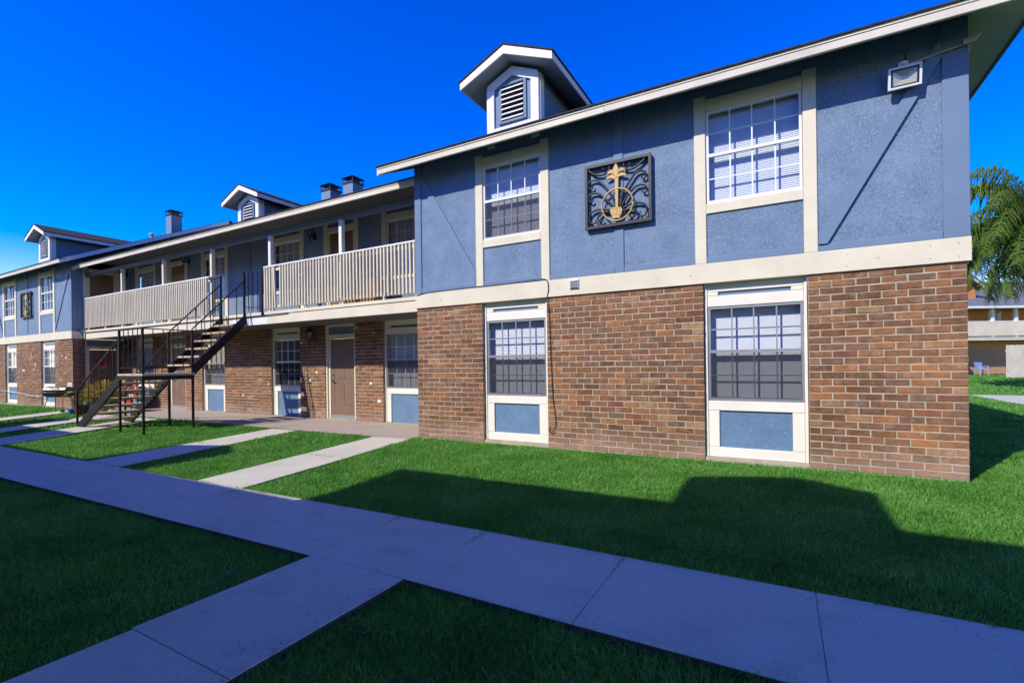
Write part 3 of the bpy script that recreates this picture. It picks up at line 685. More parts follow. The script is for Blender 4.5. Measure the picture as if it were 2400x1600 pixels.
def railing(x0, x1, skew=None):
    r_ = MB().cbox(x0, x1, .300, .385, 3.895, 3.935).build('balcony_railing', 'white_paint', BLD)
    MB().box(x0+.02, x1-.01, .345, .372, 3.80, 3.892).build('rail_board', 'cream_paint', r_); MB().box(x0+.02, x1-.01, .345, .372, 2.885, 2.94).build('rail_board', 'cream_paint', r_)
    pm = MB().cbox(-.021, .021, -.021, .021, 0, 1.03, .004).build('picket', 'cream_paint', r_); me = pm.data
    n = int((x1-x0-.06)/.1015); first = True
    for k in range(n):
        px = x0+.04+k*.1015
        if skew and k == 4: tilt = R(2.6)
        else: tilt = random.gauss(0, .0035)
        if skew and k == 5: continue
        if first: o = pm; first = False
        else: o = obj('picket', me, r_)
        o.location = (px, .322+random.uniform(-.003, .003), 2.862+random.uniform(-.006, .006)); o.rotation_euler = (0, -tilt, random.gauss(0, .03))
    k = x0+.3
    while k < x1: MB().box(k-.02, k+.02, .332, .372, 2.79, 2.885).build('foot_block', 'cream_paint', r_); k += 1.25
railing(-5.235, -.02, True); railing(-15.58, -7.66)

# --- roof
roofs = []
def roof_shape(poly_faces, name='roof'):
    m = MB()
    for f_ in poly_faces:
        b = len(m.v); m.v += f_; m.f.append(tuple(range(b, b+len(f_))))
    return m.build(name, 'shingle', BLD, fix=False)
EZ, EY = 5.165, -.52; RY = 5.3; RZ = EZ+SLOPE*(RY-EY); BY = 2*RY-EY
hx = 8.57; hr = hx-(RY-EY)
RW = roof_shape([[(-.52, EY, EZ), (hx, EY, EZ), (hr, RY, RZ), (-.52, RY, RZ)], [(hx, BY, EZ), (-.52, BY, EZ), (-.52, RY, RZ), (hr, RY, RZ)], [(hx, EY, EZ), (hx, BY, EZ), (hr, RY, RZ)]])
lx = -24.4; lr = XL+.53
LWR = roof_shape([[(lx, EY, EZ), (lr, EY, EZ), (lr, RY, RZ), (lx, RY, RZ)], [(lr, BY, EZ), (lx, BY, EZ), (lx, RY, RZ), (lr, RY, RZ)]])
CE = 5.04; CRZ = CE+SLOPE*(RY+.02)
CR_ = roof_shape([[(XL, -.02, CE), (0, -.02, CE), (0, RY, CRZ), (XL, RY, CRZ)], [(0, BY, CE), (XL, BY, CE), (XL, RY, CRZ), (0, RY, CRZ)]])
# shingle edge + fascia + sloping soffit
def eave(x0, x1, y, zt, wy_, wz, rf, hgt=.135, mat='cream_paint'):
    MB().box(x0-.01, x1+.01, y-.032, y+.16, zt-.026, zt-.004).build('shingle_edge', 'shingle', rf)
    MB().box(x0, x1, y-.012, y+.02, zt-.058, zt-.027).build('drip_edge', 'cream_paint', rf)
    nb = max(1, int((x1-x0)/3.7)); ed = [x0+(x1-x0)*k/nb+(random.uniform(-.3, .3) if 0 < k < nb else 0) for k in range(nb+1)]
    for k in range(nb): MB().cbox(ed[k]+.001, ed[k+1]-.001, y+random.uniform(-.003, .001), y+.03, zt-.055-hgt+.035+random.uniform(-.003, .003), zt-.0265).build('fascia', mat if k % 3 != 1 else 'cream_worn', rf)
    zb = zt-.055-hgt+.05
    m = MB(); m.add([(x0+.01, y+.03, zb), (x1-.01, y+.03, zb), (x1-.01, wy_, wz), (x0+.01, wy_, wz), (x0+.01, y+.03, zb+.02), (x1-.01, y+.03, zb+.02), (x1-.01, wy_, wz+.02), (x0+.01, wy_, wz+.02)], [(0, 1, 2, 3), (4, 7, 6, 5), (0, 4, 5, 1), (1, 5, 6, 2), (2, 6, 7, 3), (3, 7, 4, 0)])
    m.build('soffit', 'grey_paint', rf)
eave(-.51, 8.55, -.50, EZ+.02, .02, ZTOP, RW); eave(lx, XL+.52, -.50, EZ+.02, .02, ZTOP, LWR)
eave(XL+.01, -.01, 0.0, CE+.02, .80, 5.26, CR_)
MB().box(XL+.02, -.015, .80, CY+.01, 5.26, 5.285).build('soffit', 'grey_paint', CR_)
# hip end of the near wing: fascia and soffit along y
m = MB(); m.box(8.52, 8.552, -.468, BY, 5.035, EZ-.006); m.build('fascia', 'grey_paint', RW)
MB().box(8.51, 8.585, -.5, BY, EZ-.005, EZ+.012).build('drip_edge', 'drip_edge', RW)
m = MB(); m.add([(8.52, -.46, 5.06), (8.52, 10.9, 5.06), (8.02, 10.9, ZTOP), (8.02, -.02, ZTOP), (8.52, -.46, 5.08), (8.52, 10.9, 5.08), (8.02, 10.9, ZTOP+.02), (8.02, -.02, ZTOP+.02)], [(0, 3, 2, 1), (4, 5, 6, 7), (0, 1, 5, 4), (1, 2, 6, 5), (2, 3, 7, 6), (3, 0, 4, 7)]); m.build('soffit', 'cream_paint', RW)
# rakes of the inner gables
for xx, rf, s_ in ((XL+.52, LWR, 1), (-.51, RW, -1)):
    m = MB(); t_ = .135
    a0 = (xx, -.5, EZ-.02); a1 = (xx, RY, RZ-.01)
    m.add([(xx-s_*.03, -.5, EZ-.155), (xx, -.5, EZ-.155), (xx, -.5, EZ-.005), (xx-s_*.03, -.5, EZ-.005), (xx-s_*.03, RY, RZ-.165), (xx, RY, RZ-.165), (xx, RY, RZ-.012), (xx-s_*.03, RY, RZ-.012)], [(0, 1, 2, 3), (7, 6, 5, 4), (0, 4, 5, 1), (1, 5, 6, 2), (2, 6, 7, 3), (3, 7, 4, 0)])
    m.build('rake_board', 'white_paint', rf)
    m = MB(); w_ = XL if s_ > 0 else 0
    m.add([(xx-s_*.03, -.45, EZ-.13), (xx-s_*.03, RY, RZ-.14), (w_, RY, RZ-.14), (w_, -.0, EZ+.08)], [(0, 1, 2, 3)]); m.build('soffit', 'grey_paint', rf)
def chimney(rf, x0, y0, w, zb, zt):
    c = MB().box(x0, x0+w, y0, y0+w, zb, zt-.22).build('chimney', 'chimney_blue', rf)
    k = MB(); k.box(x0-.03, x0+w+.03, y0-.03, y0+w+.03, zt-.225, zt-.17)
    for a in (x0-.02, x0+w-.005):
        for b in (y0-.02, y0+w-.005): k.box(a, a+.025, b, b+.025, zt-.17, zt-.02)
    k.add([(x0-.06, y0-.06, zt-.03), (x0+w+.06, y0-.06, zt-.03), (x0+w+.06, y0+w+.06, zt-.03), (x0-.06, y0+w+.06, zt-.03), (x0+.05, y0+.05, zt+.02), (x0+w-.05, y0+.05, zt+.02), (x0+w-.05, y0+w-.05, zt+.02), (x0+.05, y0+w-.05, zt+.02)], [(0, 3, 2, 1), (4, 5, 6, 7), (0, 1, 5, 4), (1, 2, 6, 5), (2, 3, 7, 6), (3, 0, 4, 7)])
    k.box(x0+.08, x0+w-.08, y0+.08, y0+w-.08, zt-.17, zt-.10)
    k.build('chimney', 'black_iron', rf)
chimney(LWR, -17.70, 4.0, .44, 6.9, 8.40); chimney(CR_, -7.53, 4.0, .44, 6.6, 7.60); chimney(CR_, -6.46, 4.0, .44, 6.6, 7.64)
MB().lathe([(.06, 0), (.06, .62), (.05, .63)], (-18.97, 4.0, 6.9), 10).build('vent_pipe', 'weathered_steel', LWR)
MB().lathe([(.11, 0), (.11, .05), (.06, .09)], (-18.97, 4.0, 7.50), 10).build('vent_cap', 'weathered_steel', LWR)
MB().tube([(-17.9, 4, 6.9), (-17.9, 4, 7.42)], .025).build('vent_pipe', 'weathered_steel', LWR)
def dormer(xc, q, dz, rf_slope_base, parent, wallm='blue_board', trimm='white_paint', roofm='shingle', nslats=7):
    zt = lambda z: z+dz
    hw = .51; zs, zp = 6.30, 6.52
    m = MB(); m.prism([(xc-hw+.02, zt(5.2)), (xc+hw-.02, zt(5.2)), (xc+hw-.02, zt(zs)), (xc, zt(zp)), (xc-hw+.02, zt(zs))], 'y', q+.02, q+2.9)
    d = m.build('dormer', wallm, parent)
    t_ = MB()
    for s_ in (-1, 1):
        a, b = sorted((xc+s_*hw, xc+s_*(hw-.15))); t_.cbox(a, b, q-.02, q+.019, zt(5.2), zt(6.28))
        a, b = sorted((xc+s_*(hw+.02), xc+s_*(hw-.018))); t_.box(a, b, q+.02, q+.16, zt(5.2), zt(6.28))
        t_.prism([(xc+s_*.50, zt(6.30)), (xc, zt(6.52)), (xc, zt(6.36)), (xc+s_*.36, zt(6.20))], 'y', q-.018, q+.018)
    t_.cbox(xc-.36, xc+.36, q-.018, q+.019, zt(5.40), zt(5.52)); t_.build('trim', trimm, d)
    l = MB(); l.cbox(xc-.27, xc-.215, q-.012, q+.019, zt(5.57), zt(6.26)); l.cbox(xc+.215, xc+.27, q-.012, q+.019, zt(5.57), zt(6.26)); l.cbox(xc-.213, xc+.213, q-.012, q+.019, zt(5.57), zt(5.62)); l.cbox(xc-.213, xc+.213, q-.012, q+.019, zt(6.22), zt(6.26)); l.build('louver_frame', wallm, d)
    MB().box(xc-.214, xc+.214, q+.014, q+.0195, zt(5.62), zt(6.22)).build('louver_back', 'dark_room', d)
    h = .60/nslats
    for k in range(nslats):
        z = zt(5.63)+k*h
        MB().add([(xc-.213, q-.03, z), (xc+.213, q-.03, z), (xc+.213, q+.012, z+h*.42), (xc-.213, q+.012, z+h*.42), (xc-.213, q-.03, z+.014), (xc+.213, q-.03, z+.014), (xc+.213, q+.012, z+h*.42+.012), (xc-.213, q+.012, z+h*.42+.012)], [(0, 3, 2, 1), (4, 5, 6, 7), (0, 1, 5, 4), (1, 2, 6, 5), (2, 3, 7, 6), (3, 0, 4, 7)]).build('louver_slat', 'white_frame', d)
    # roof slopes
    y0, y1 = q-.30, q+3.2; pk, ev, ho = zt(6.735), zt(6.345), .885
    for s_ in (-1, 1):
        r_ = MB(); r_.prism([(xc, pk+.02), (xc+s_*(ho+.02), ev+.015), (xc+s_*(ho+.02), ev-.012), (xc, pk-.01)], 'y', y0-.015, y1); r_.build('dormer_roof', roofm, d)
        r_ = MB(); r_.prism([(xc, pk-.011), (xc+s_*ho, ev-.013), (xc+s_*ho, ev-.135), (xc, pk-.155)], 'y', y0, y0+.03); r_.build('barge_board', trimm, d)
        r_ = MB(); a = xc+s_*ho; b = xc+s_*(ho-.03); r_.prism([(min(a, b), ev-.125), (max(a, b), ev-.125), (max(a, b), ev-.014), (min(a, b), ev-.014)], 'y', y0+.031, y1); r_.build('eave_board', trimm, d)
        r_ = MB(); r_.add([(xc, y0+.03, pk-.15), (xc+s_*(ho-.03), y0+.03, ev-.125), (xc+s_*(ho-.03), y1, ev-.125), (xc, y1, pk-.15)], [(0, 1, 2, 3)]); r_.build('soffit', 'soffit_blue', d, fix=False)
    return d
dormer(2.18, 0.0, 0.0, 0, BLD); dormer(-17.95, 0.0, .06, 0, BLD); dormer(-7.86, 1.6, .10, 0, BLD)
# vent in the band
v_ = MB().cbox(3.214, 3.362, -.055, -.0285, 2.59, 2.735).build('wall_vent', 'white_frame', BLD)
for k in range(4): MB().box(3.225, 3.351, -.066, -.056, 2.605+k*.031, 2.618+k*.031).build('louver_slat', 'grey_paint', v_)

# ================================================================== the block opposite, behind the camera (its roof line shades the near lawn)
OPP = thing('apartment_building', 'unseen pale-walled apartment block on the other side of the walkway, behind the camera', 'building')
def opp_block(x0, x1, ye, ze, depth):
    MB().box(x0+.5, x1-.5, ye-.5-depth, ye-.5, -.2, 2.49).build('brick_wall', 'cream_paint', OPP)  # unseen walls, kept pale to bounce light onto the shaded walk
    MB().box(x0+.48, x1-.48, ye-.52-depth, ye-.48, 2.49, ze+.06).build('siding_wall', 'white_paint', OPP)
    yr = ye-.5-depth/2; zr = ze+SLOPE*(ye-yr)
    m = MB(); m.add([(x0, ye, ze), (x1, ye, ze), (x1, yr, zr), (x0, yr, zr), (x0, 2*yr-ye, ze), (x1, 2*yr-ye, ze)], [(0, 1, 2, 3), (3, 2, 5, 4), (0, 3, 4), (1, 5, 2), (0, 4, 5, 1)]); m.build('roof', 'shingle', OPP)
    MB().box(x0, x1, ye-.02, ye+.012, ze-.13, ze).build('fascia', 'cream_paint', OPP)
opp_block(-10.6, -.9, -9.36, 5.02, 9.0); opp_block(-1.05, 9.4, -7.80, 5.12, 10.5); opp_block(-24, -10.55, -8.15, 5.12, 10.2)
def opp_dormer(xc, yf, zp, hw):
    m = MB(); m.prism([(xc-hw*.62, 5.0), (xc+hw*.62, 5.0), (xc+hw*.62, zp-.42), (xc, zp-.2), (xc-hw*.62, zp-.42)], 'y', yf-2.6, yf-.28); d = m.build('dormer', 'blue_board', OPP)
    for s_ in (-1, 1):
        m = MB(); m.prism([(xc, zp), (xc+s_*hw, zp-.39), (xc+s_*hw, zp-.53), (xc, zp-.15)], 'y', yf-2.8, yf); m.build('dormer_roof', 'shingle', d)
opp_dormer(2.92, -8.0, 6.80, .90); opp_dormer(-6.0, -9.2, 6.55, .9); opp_dormer(-15.3, -8.35, 6.6, .9)

# ================================================================== iron staircase
ST = thing('metal_staircase', 'black iron outdoor staircase with wooden treads rising from the lawn to the balcony', 'staircase', (-6.55, -1.5, -.05))
def sp(mb, name, mat, **k):
    o = mb.build(name, mat, ST, **k); o.matrix_parent_inverse = Matrix.Translation((6.55, 1.5, .05)); return o
XA, XB = -7.09, -6.02; Y0, Y1 = -2.02, -1.00; LZ = 1.255
for (x, y) in ((XA, Y0), (XB, Y0), (XA, Y1), (XB, Y1)): sp(MB().box(x-.021, x+.021, y-.021, y+.021, -.2, 2.30), 'post', 'stair_iron')
m = MB(); m.box(XA-.02, XB+.02, Y0-.03, Y0+.02, LZ-.11, LZ-.02); m.box(XA-.02, XB+.02, Y1-.02, Y1+.03, LZ-.11, LZ-.02); m.box(XB-.02, XB+.03, Y0+.021, Y1-.021, LZ-.11, LZ-.02); m.box(XA-.03, XA+.02, Y0+.021, Y1-.021, LZ-.11, LZ-.02)
sp(m, 'landing_frame', 'stair_iron'); sp(MB().cbox(XA-.03, XB+.035, Y0-.035, Y1+.035, LZ-.019, LZ+.03), 'landing', 'tread_wood')
def stringer(p, q, dep, w=.045):
    d = MB(); p = Vector(p); q = Vector(q); s_ = Vector((0, w/2, 0)) if abs((q-p).x) > abs((q-p).y) else Vector((w/2, 0, 0))
    dz = Vector((0, 0, dep))
    vs = [p-s_, p+s_, q+s_, q-s_]; vs += [v-dz for v in vs]
    d.add(vs, [(0, 1, 2, 3), (4, 7, 6, 5), (0, 4, 5, 1), (1, 5, 6, 2), (2, 6, 7, 3), (3, 7, 4, 0)]); sp(d, 'stringer', 'stair_iron')
# lower flight, running to the left
for y in (Y0, Y1): stringer((XA, y, LZ+.02), (-9.36, y, 0.0), .235)
for k in range(7):
    x = -7.30-.316*k; z = 1.075-.186*k
    sp(MB().cbox(x-.15, x+.13, Y0+.03, Y1-.03, z-.045, z), 'tread', 'tread_wood')
    b = MB()
    for y in (Y0+.034, Y1-.034): b.bar((x-.14, y, z-.06), (x+.12, y, z-.06), .012, .03); b.bar((x-.14, y, z-.06), (x-.02, y, z-.16), .010, .02)
    sp(b, 'tread_bracket', 'weathered_steel')
# upper flight, rising towards the balcony
for x in (XA, XB): stringer((x, Y1-.02, LZ+.19), (x, .31, 2.775), .265)
for k in range(6):
    y = -1.03+.2085*k; z = 1.49+.2055*k
    sp(MB().cbox(XA+.03, XB-.03, y-.02, y+.24, z-.045, z), 'tread', 'tread_wood')
    sp(MB().box(XA+.03, XB-.03, y+.20, y+.205, z-.20, z-.046) if False else MB().bar((XA+.035, y, z-.06), (XA+.035, y+.22, z-.06), .012, .03), 'tread_bracket', 'stair_iron')
def rail(p, q, n, drop, low=None, r=.016, name='handrail'):
    p = Vector(p); q = Vector(q); h = MB(); h.bar(p, q, .036, .022); o = sp(h, name, 'stair_iron')
    if low: h = MB(); h.bar(p-Vector((0, 0, low)), q-Vector((0, 0, low)), .03, .018); sp(h, name, 'stair_iron')
    for k in range(n):
        t = (k+1)/(n+1); c = p.lerp(q, t); b = MB(); b.bar(c-Vector((0, 0, .01)), c-Vector((0, 0, drop)), .015); sp(b, 'baluster', 'stair_iron')
rail((XA, Y0, 2.28), (XB, Y0, 2.28), 4, .88, .86); rail((XB, Y0, 2.28), (XB, Y1, 2.28), 4, .88, .86)
rail((XA, Y0, 2.10), (-9.36, Y0, .86), 6, .86); rail((XA, Y1, 2.10), (-9.36, Y1, .86), 6, .86)
for y in (Y0, Y1): sp(MB().box(-9.38, -9.34, y-.02, y+.02, -.2, .88), 'post', 'stair_iron')
rail((XB, Y1, 2.32), (XB, .30, 3.66), 5, .88); rail((XA, Y1, 2.28), (XA, .30, 3.66), 5, .88)
for x in (XA+.02, XB): sp(MB().box(x-.022, x+.022, .262, .306, 2.55, 3.88), 'post', 'stair_iron')
rail((XB, .285, 3.86), (-5.27, .285, 3.80), 3, 1.0, .90); sp(MB().box(-5.29, -5.25, .265, .305, 2.7, 3.82), 'post', 'stair_iron')
rail((-7.62, .285, 3.83), (XA+.02, .285, 3.86), 3, .95, .87)

# ================================================================== wrought iron wall panel
CUR = {'lt': [(-0.489, 0.47), (-0.406, 0.387), (-0.328, 0.343), (-0.231, 0.329), (-0.164, 0.347), (-0.13, 0.396), (-0.139, 0.444), (-0.181, 0.471), (-0.229, 0.468), (-0.239, 0.428), (-0.206, 0.41)], 'lu': [(-0.034, -0.202), (-0.056, -0.106), (-0.102, -0.006), (-0.167, 0.089), (-0.243, 0.187), (-0.31, 0.246), (-0.378, 0.269), (-0.447, 0.254), (-0.472, 0.203), (-0.448, 0.151), (-0.404, 0.152), (-0.394, 0.183)], 'lm': [(-0.076, -0.199), (-0.132, -0.121), (-0.207, -0.043), (-0.274, 0.025), (-0.341, 0.061), (-0.42, 0.061), (-0.465, 0.022), (-0.461, -0.036), (-0.417, -0.064), (-0.39, -0.039)], 'll': [(-0.115, -0.239), (-0.21, -0.209), (-0.306, -0.198), (-0.384, -0.208), (-0.444, -0.246), (-0.465, -0.309), (-0.446, -0.377), (-0.397, -0.408), (-0.348, -0.392), (-0.357, -0.354)], 'll2': [(-0.134, -0.259), (-0.229, -0.257), (-0.288, -0.29), (-0.318, -0.332), (-0.299, -0.381), (-0.251, -0.389), (-0.24, -0.358)], 'rt': [(0.447, 0.472), (0.389, 0.413), (0.317, 0.366), (0.236, 0.329), (0.163, 0.331), (0.109, 0.374), (0.1, 0.439), (0.137, 0.472), (0.187, 0.452), (0.196, 0.41), (0.164, 0.385)], 'ru': [(0.027, -0.194), (0.066, -0.046), (0.132, 0.069), (0.206, 0.173), (0.28, 0.257), (0.352, 0.274), (0.414, 0.248), (0.435, 0.199), (0.403, 0.152), (0.368, 0.168), (0.377, 0.202)], 'rm': [(0.059, -0.213), (0.13, -0.093), (0.204, -0.007), (0.277, 0.051), (0.349, 0.064), (0.411, 0.044), (0.445, -0.007), (0.427, -0.057), (0.383, -0.049), (0.375, -0.012)], 'rl': [(0.082, -0.24), (0.165, -0.208), (0.247, -0.191), (0.328, -0.2), (0.398, -0.23), (0.437, -0.29), (0.436, -0.353), (0.405, -0.401), (0.352, -0.401), (0.325, -0.361), (0.353, -0.339)], 'rl2': [(0.081, -0.276), (0.164, -0.272), (0.246, -0.285), (0.286, -0.328), (0.271, -0.379), (0.217, -0.398), (0.181, -0.365), (0.2, -0.341)], 'st': [(0.036, -0.205), (0.065, -0.082), (0.076, 0.044)]}
GOLD = {'spear': [(-0.018, 0.472), (0.027, 0.354), (0.01, 0.294), (0.0, 0.227), (-0.033, 0.234), (-0.051, 0.306), (-0.064, 0.373)], 'll': [(-0.055, 0.362), (-0.106, 0.373), (-0.145, 0.344), (-0.159, 0.314), (-0.116, 0.319), (-0.079, 0.312), (-0.046, 0.287)], 'l2': [(-0.037, 0.276), (-0.088, 0.295), (-0.146, 0.279), (-0.186, 0.241), (-0.127, 0.248), (-0.07, 0.236), (-0.033, 0.22)], 'r1': [(0.016, 0.348), (0.072, 0.372), (0.113, 0.355), (0.131, 0.319), (0.09, 0.332), (0.043, 0.324), (0.01, 0.294)], 'r2': [(0.005, 0.276), (0.061, 0.297), (0.116, 0.281), (0.157, 0.237), (0.107, 0.247), (0.051, 0.253), (0.009, 0.23)], 'pot': [(-0.086, -0.212), (0.059, -0.222), (0.077, -0.266), (0.062, -0.328), (0.038, -0.365), (0.038, -0.388), (-0.069, -0.378), (-0.074, -0.352), (-0.106, -0.3), (-0.11, -0.244)], 'trunk': [(-0.037, 0.239), (0.019, 0.233), (0.008, -0.214), (-0.029, -0.21)]}
def catmull(P, k=5):
    out = []; P = [P[0]]+list(P)+[P[-1]]
    for i in range(1, len(P)-2):
        for j in range(k):
            t = j/k; a, b, c, d = (np.array(P[i+q]) for q in (-1, 0, 1, 2))
            out.append(.5*((2*b)+(-a+c)*t+(2*a-5*b+4*c-d)*t*t+(-a+3*b-3*c+d)*t**3))
    out.append(np.array(P[-2])); return out
def iron_panel(x, z, label, flip=False):
    e = thing('iron_wall_panel', label, 'wall panel', (x, -.02, z), group='wrought iron wall panels')
    s_ = -1 if flip else 1
    fw_, fh = .517, .498; m = MB()
    m.box(-fw_, fw_, -.062, -.004, fh-.042, fh); m.box(-fw_, fw_, -.062, -.004, -fh, -fh+.042); m.box(-fw_, -fw_+.042, -.061, -.005, -fh+.042, fh-.042); m.box(fw_-.042, fw_, -.061, -.005, -fh+.042, fh-.042)
    m.build('frame', 'frame_iron', e)
    bk = MB()
    for a, b in ((-.45, .45), (.45, .45), (-.45, -.45), (.45, -.45)): bk.box(a-.02, a+.02, -.006, .012, b-.02, b+.02)
    bk.build('mounting_tab', 'frame_iron', e)
    for P in CUR.values():
        pts = catmull(P); n = len(pts); m = MB()
        m.tube([(s_*p[0], -.028, p[1]) for p in pts], [.019*(1-.35*i/n) for i in range(n)], 7); m.build('scroll', 'frame_iron', e, smooth=True)
    for k, P in GOLD.items():
        m = MB(); yy = (-.050, -.032) if k != 'pot' else (-.062, -.024)
        m.prism([(s_*p[0], p[1]) for p in P], 'y', *yy); m.build({'pot': 'urn', 'trunk': 'palm_stem'}.get(k, 'palm_leaf'), 'gold_paint', e)
    u = MB()
    for a, b in ((-.06, -.015), (0, .045)): u.box(s_*a-.008*0, s_*b, -.066, -.0625, -.335, -.255)
    u.box(-.085, .06, -.067, -.0625, -.235, -.228); u.build('urn_relief', 'gold_paint', e)
    m = MB(); n = 40; ring = [(s_*-.005+.243*math.cos(2*math.pi*k/n), -.045, -.175+.243*math.sin(2*math.pi*k/n)) for k in range(n+1)]
    m.tube(ring, .013, 7); m.build('ring', 'gold_paint', e, smooth=True)
    return e
iron_panel(4.02, 3.982, 'black scrolled iron panel with gold palm and ring on the near blue wall')
iron_panel(lw(3.95), 3.95, 'small-looking dark iron panel on the far left wing between two tall windows', True)

# ================================================================== lamps and fittings
def lantern(x, z, label, y=CY):
    e = thing('wall_lantern', label, 'lantern', (x, y, z), group='black wall lanterns by the doors')
    m = MB(); m.prism([(-.055, -.10), (.055, -.10), (.055, .06), (0, .10), (-.055, .06)], 'y', -.022, -.003); m.build('back_plate', 'black_iron', e)
    m = MB(); m.tube([(0, -.02, .0), (0, -.09, -.03), (0, -.15, -.035), (0, -.17, -.02)], .012); m.tube([(0, -.17, -.02), (0, -.17, -.20), (0, -.165, -.22)], [.02, .011, .004]); m.build('arm', 'black_iron', e)
    m = MB(); m.lathe([(.055, .0), (.062, .01), (.10, .17), (.10, .175)], (0, -.17, 0), 6); m.build('glass', 'lamp_glass', e)
    c = MB()
    for k in range(6):
        a = k*math.pi/3; c.bar((.064*math.cos(a), -.17+.064*math.sin(a), 0), (.104*math.cos(a), -.17+.104*math.sin(a), .18), .012)
    c.build('cage', 'black_iron', e)
    m = MB(); m.lathe([(.135, .178), (.13, .19), (.07, .245), (.035, .255), (.03, .28), (.012, .30)], (0, -.17, 0), 6); m.build('cap', 'black_iron', e)
    m = MB(); m.lathe([(.06, -.03), (.06, -.001)], (0, -.17, 0), 6); m.build('base', 'black_iron', e)
lantern(-4.84, 2.14, 'black wall lantern on shaded brick left of the ground floor door marked C'); lantern(-4.78, 4.90, 'black wall lantern on the balcony wall left of the upper door marked G')
lantern(-10.98, 4.92, 'black wall lantern on the balcony wall right of the upper door marked F'); lantern(-15.25, 4.93, 'black wall lantern at the far left end of the balcony beside the door marked E')
lantern(-15.1, 2.14, 'black wall lantern on brick behind the staircase landing')
fl = thing('floodlight', 'square white floodlight mounted high on the blue wall under the eave', 'floodlight', (7.47, -.02, 4.70))
fb = lambda mb, n, ma, **k: (lambda o: (setattr(o, 'rotation_euler', (R(9), 0, 0)), setattr(o, 'location', (0, .035, .0)), o)[2])(mb.build(n, ma, fl, **k))
m = MB(); m.box(-.155, .155, -.17, -.13, -.12, -.098); m.box(-.155, .155, -.17, -.13, .098, .12); m.box(-.155, -.132, -.17, -.13, -.098, .098); m.box(.132, .155, -.17, -.13, -.098, .098); m.box(-.13, .13, -.115, -.09, -.096, .096); fb(m, 'housing', 'white_frame')
m = MB(); m.box(-.130, .130, -.166, -.15, -.097, -.082); m.box(-.130, .130, -.166, -.15, .082, .097); m.box(-.130, -.112, -.166, -.15, -.082, .082); m.box(.112, .130, -.166, -.15, -.082, .082); fb(m, 'gasket', 'black_iron')
m = MB(); m.add([(-.112, -.155, -.082), (.112, -.155, -.082), (.112, -.155, .082), (-.112, -.155, .082), (-.025, -.118, -.02), (.025, -.118, -.02), (.025, -.118, .02), (-.025, -.118, .02)], [(4, 5, 6, 7), (0, 1, 5, 4), (1, 2, 6, 5), (2, 3, 7, 6), (3, 0, 4, 7)]); fb(m, 'reflector', 'reflector', fix=False)
fb(MB().box(-.112, .112, -.162, -.159, -.082, .082), 'lens', 'window_glass')
MB().bar((0, -.13, .12), (0, -.02, .17), .02).build('bracket', 'white_frame', fl); MB().lathe([(.05, 0), (.05, .05)], (0, -.04, .13), 10).build('junction_box', 'white_frame', fl); MB().bar((.02, -.05, .17), (.02, -.05, .26), .02).build('sensor', 'black_iron', fl)
cd = thing('conduit', 'thin pale conduit running from the floodlight to the wall corner', 'conduit', (7.6, -.02, 4.88))
MB().tube([(-.08, -.028, -.03), (.1, -.028, 0.0), (.44, -.028, .05), (.47, -.028, .055)], .013).build('pipe', 'weathered_steel', cd); MB().box(.40, .51, -.06, -.006, .03, .085).build('elbow', 'weathered_steel', cd); MB().bar((.49, -.03, .05), (.56, -.03, .12), .02).build('clip', 'weathered_steel', cd); MB().bar((.47, -.03, .05), (.45, -.03, -.05), .014).build('clip', 'weathered_steel', cd)
def cable(pts, r, name, mat, label):
    m = MB(); m.tube([tuple(p) for p in pts], r, 6); o = m.build(name, mat, smooth=True); tag(o, label, 'cable'); return o
cable(catmull([(.02, -.04, 2.745), (.3, -.036, 2.775), (.8, -.036, 2.785), (1.3, -.04, 2.79), (1.9, -.036, 2.785), (2.5, -.036, 2.80), (2.75, -.04, 2.795), (2.82, -.045, 2.74), (2.83, -.04, 2.60), (2.80, -.03, 2.46), (2.83, -.012, 2.2), (2.84, -.012, 1.7), (2.86, -.012, 1.2), (2.88, -.012, .8), (2.92, -.015, .45), (2.90, -.02, .30), (2.84, -.03, .26), (2.80, -.03, .30), (2.82, -.02, .36)], 6), .0065, 'black_cable', 'letter_black', 'black cable along the cream band and hanging down the near brick pier')
cable(catmull([(lw(7.5), -.02, .55), (lw(5.5), -.03, .52), (lw(4.3), -.03, .44), (lw(3.0), -.03, .38), (lw(2.6), -.03, .40)], 6), .012, 'white_cord', 'white_plastic', 'white cord strung low across the far left brick wall')
cable(catmull([(-15.66, -.035, 2.77), (-15.60, .05, 2.78), (-15.59, .2, 2.75), (-15.585, .29, 2.6), (-15.585, .31, 2.3)], 6), .012, 'black_cable', 'letter_black', 'black cable dropping at the inner corner of the far left wing')
cable(catmull([(-15.5, .300, 2.705), (-12, .303, 2.70), (-9, .300, 2.708), (-6.5, .298, 2.695), (-5.3, .292, 2.70), (-4.3, .300, 2.708)], 6), .012, 'black_cable', 'letter_black', 'thin dark cable along the edge of the balcony slab')

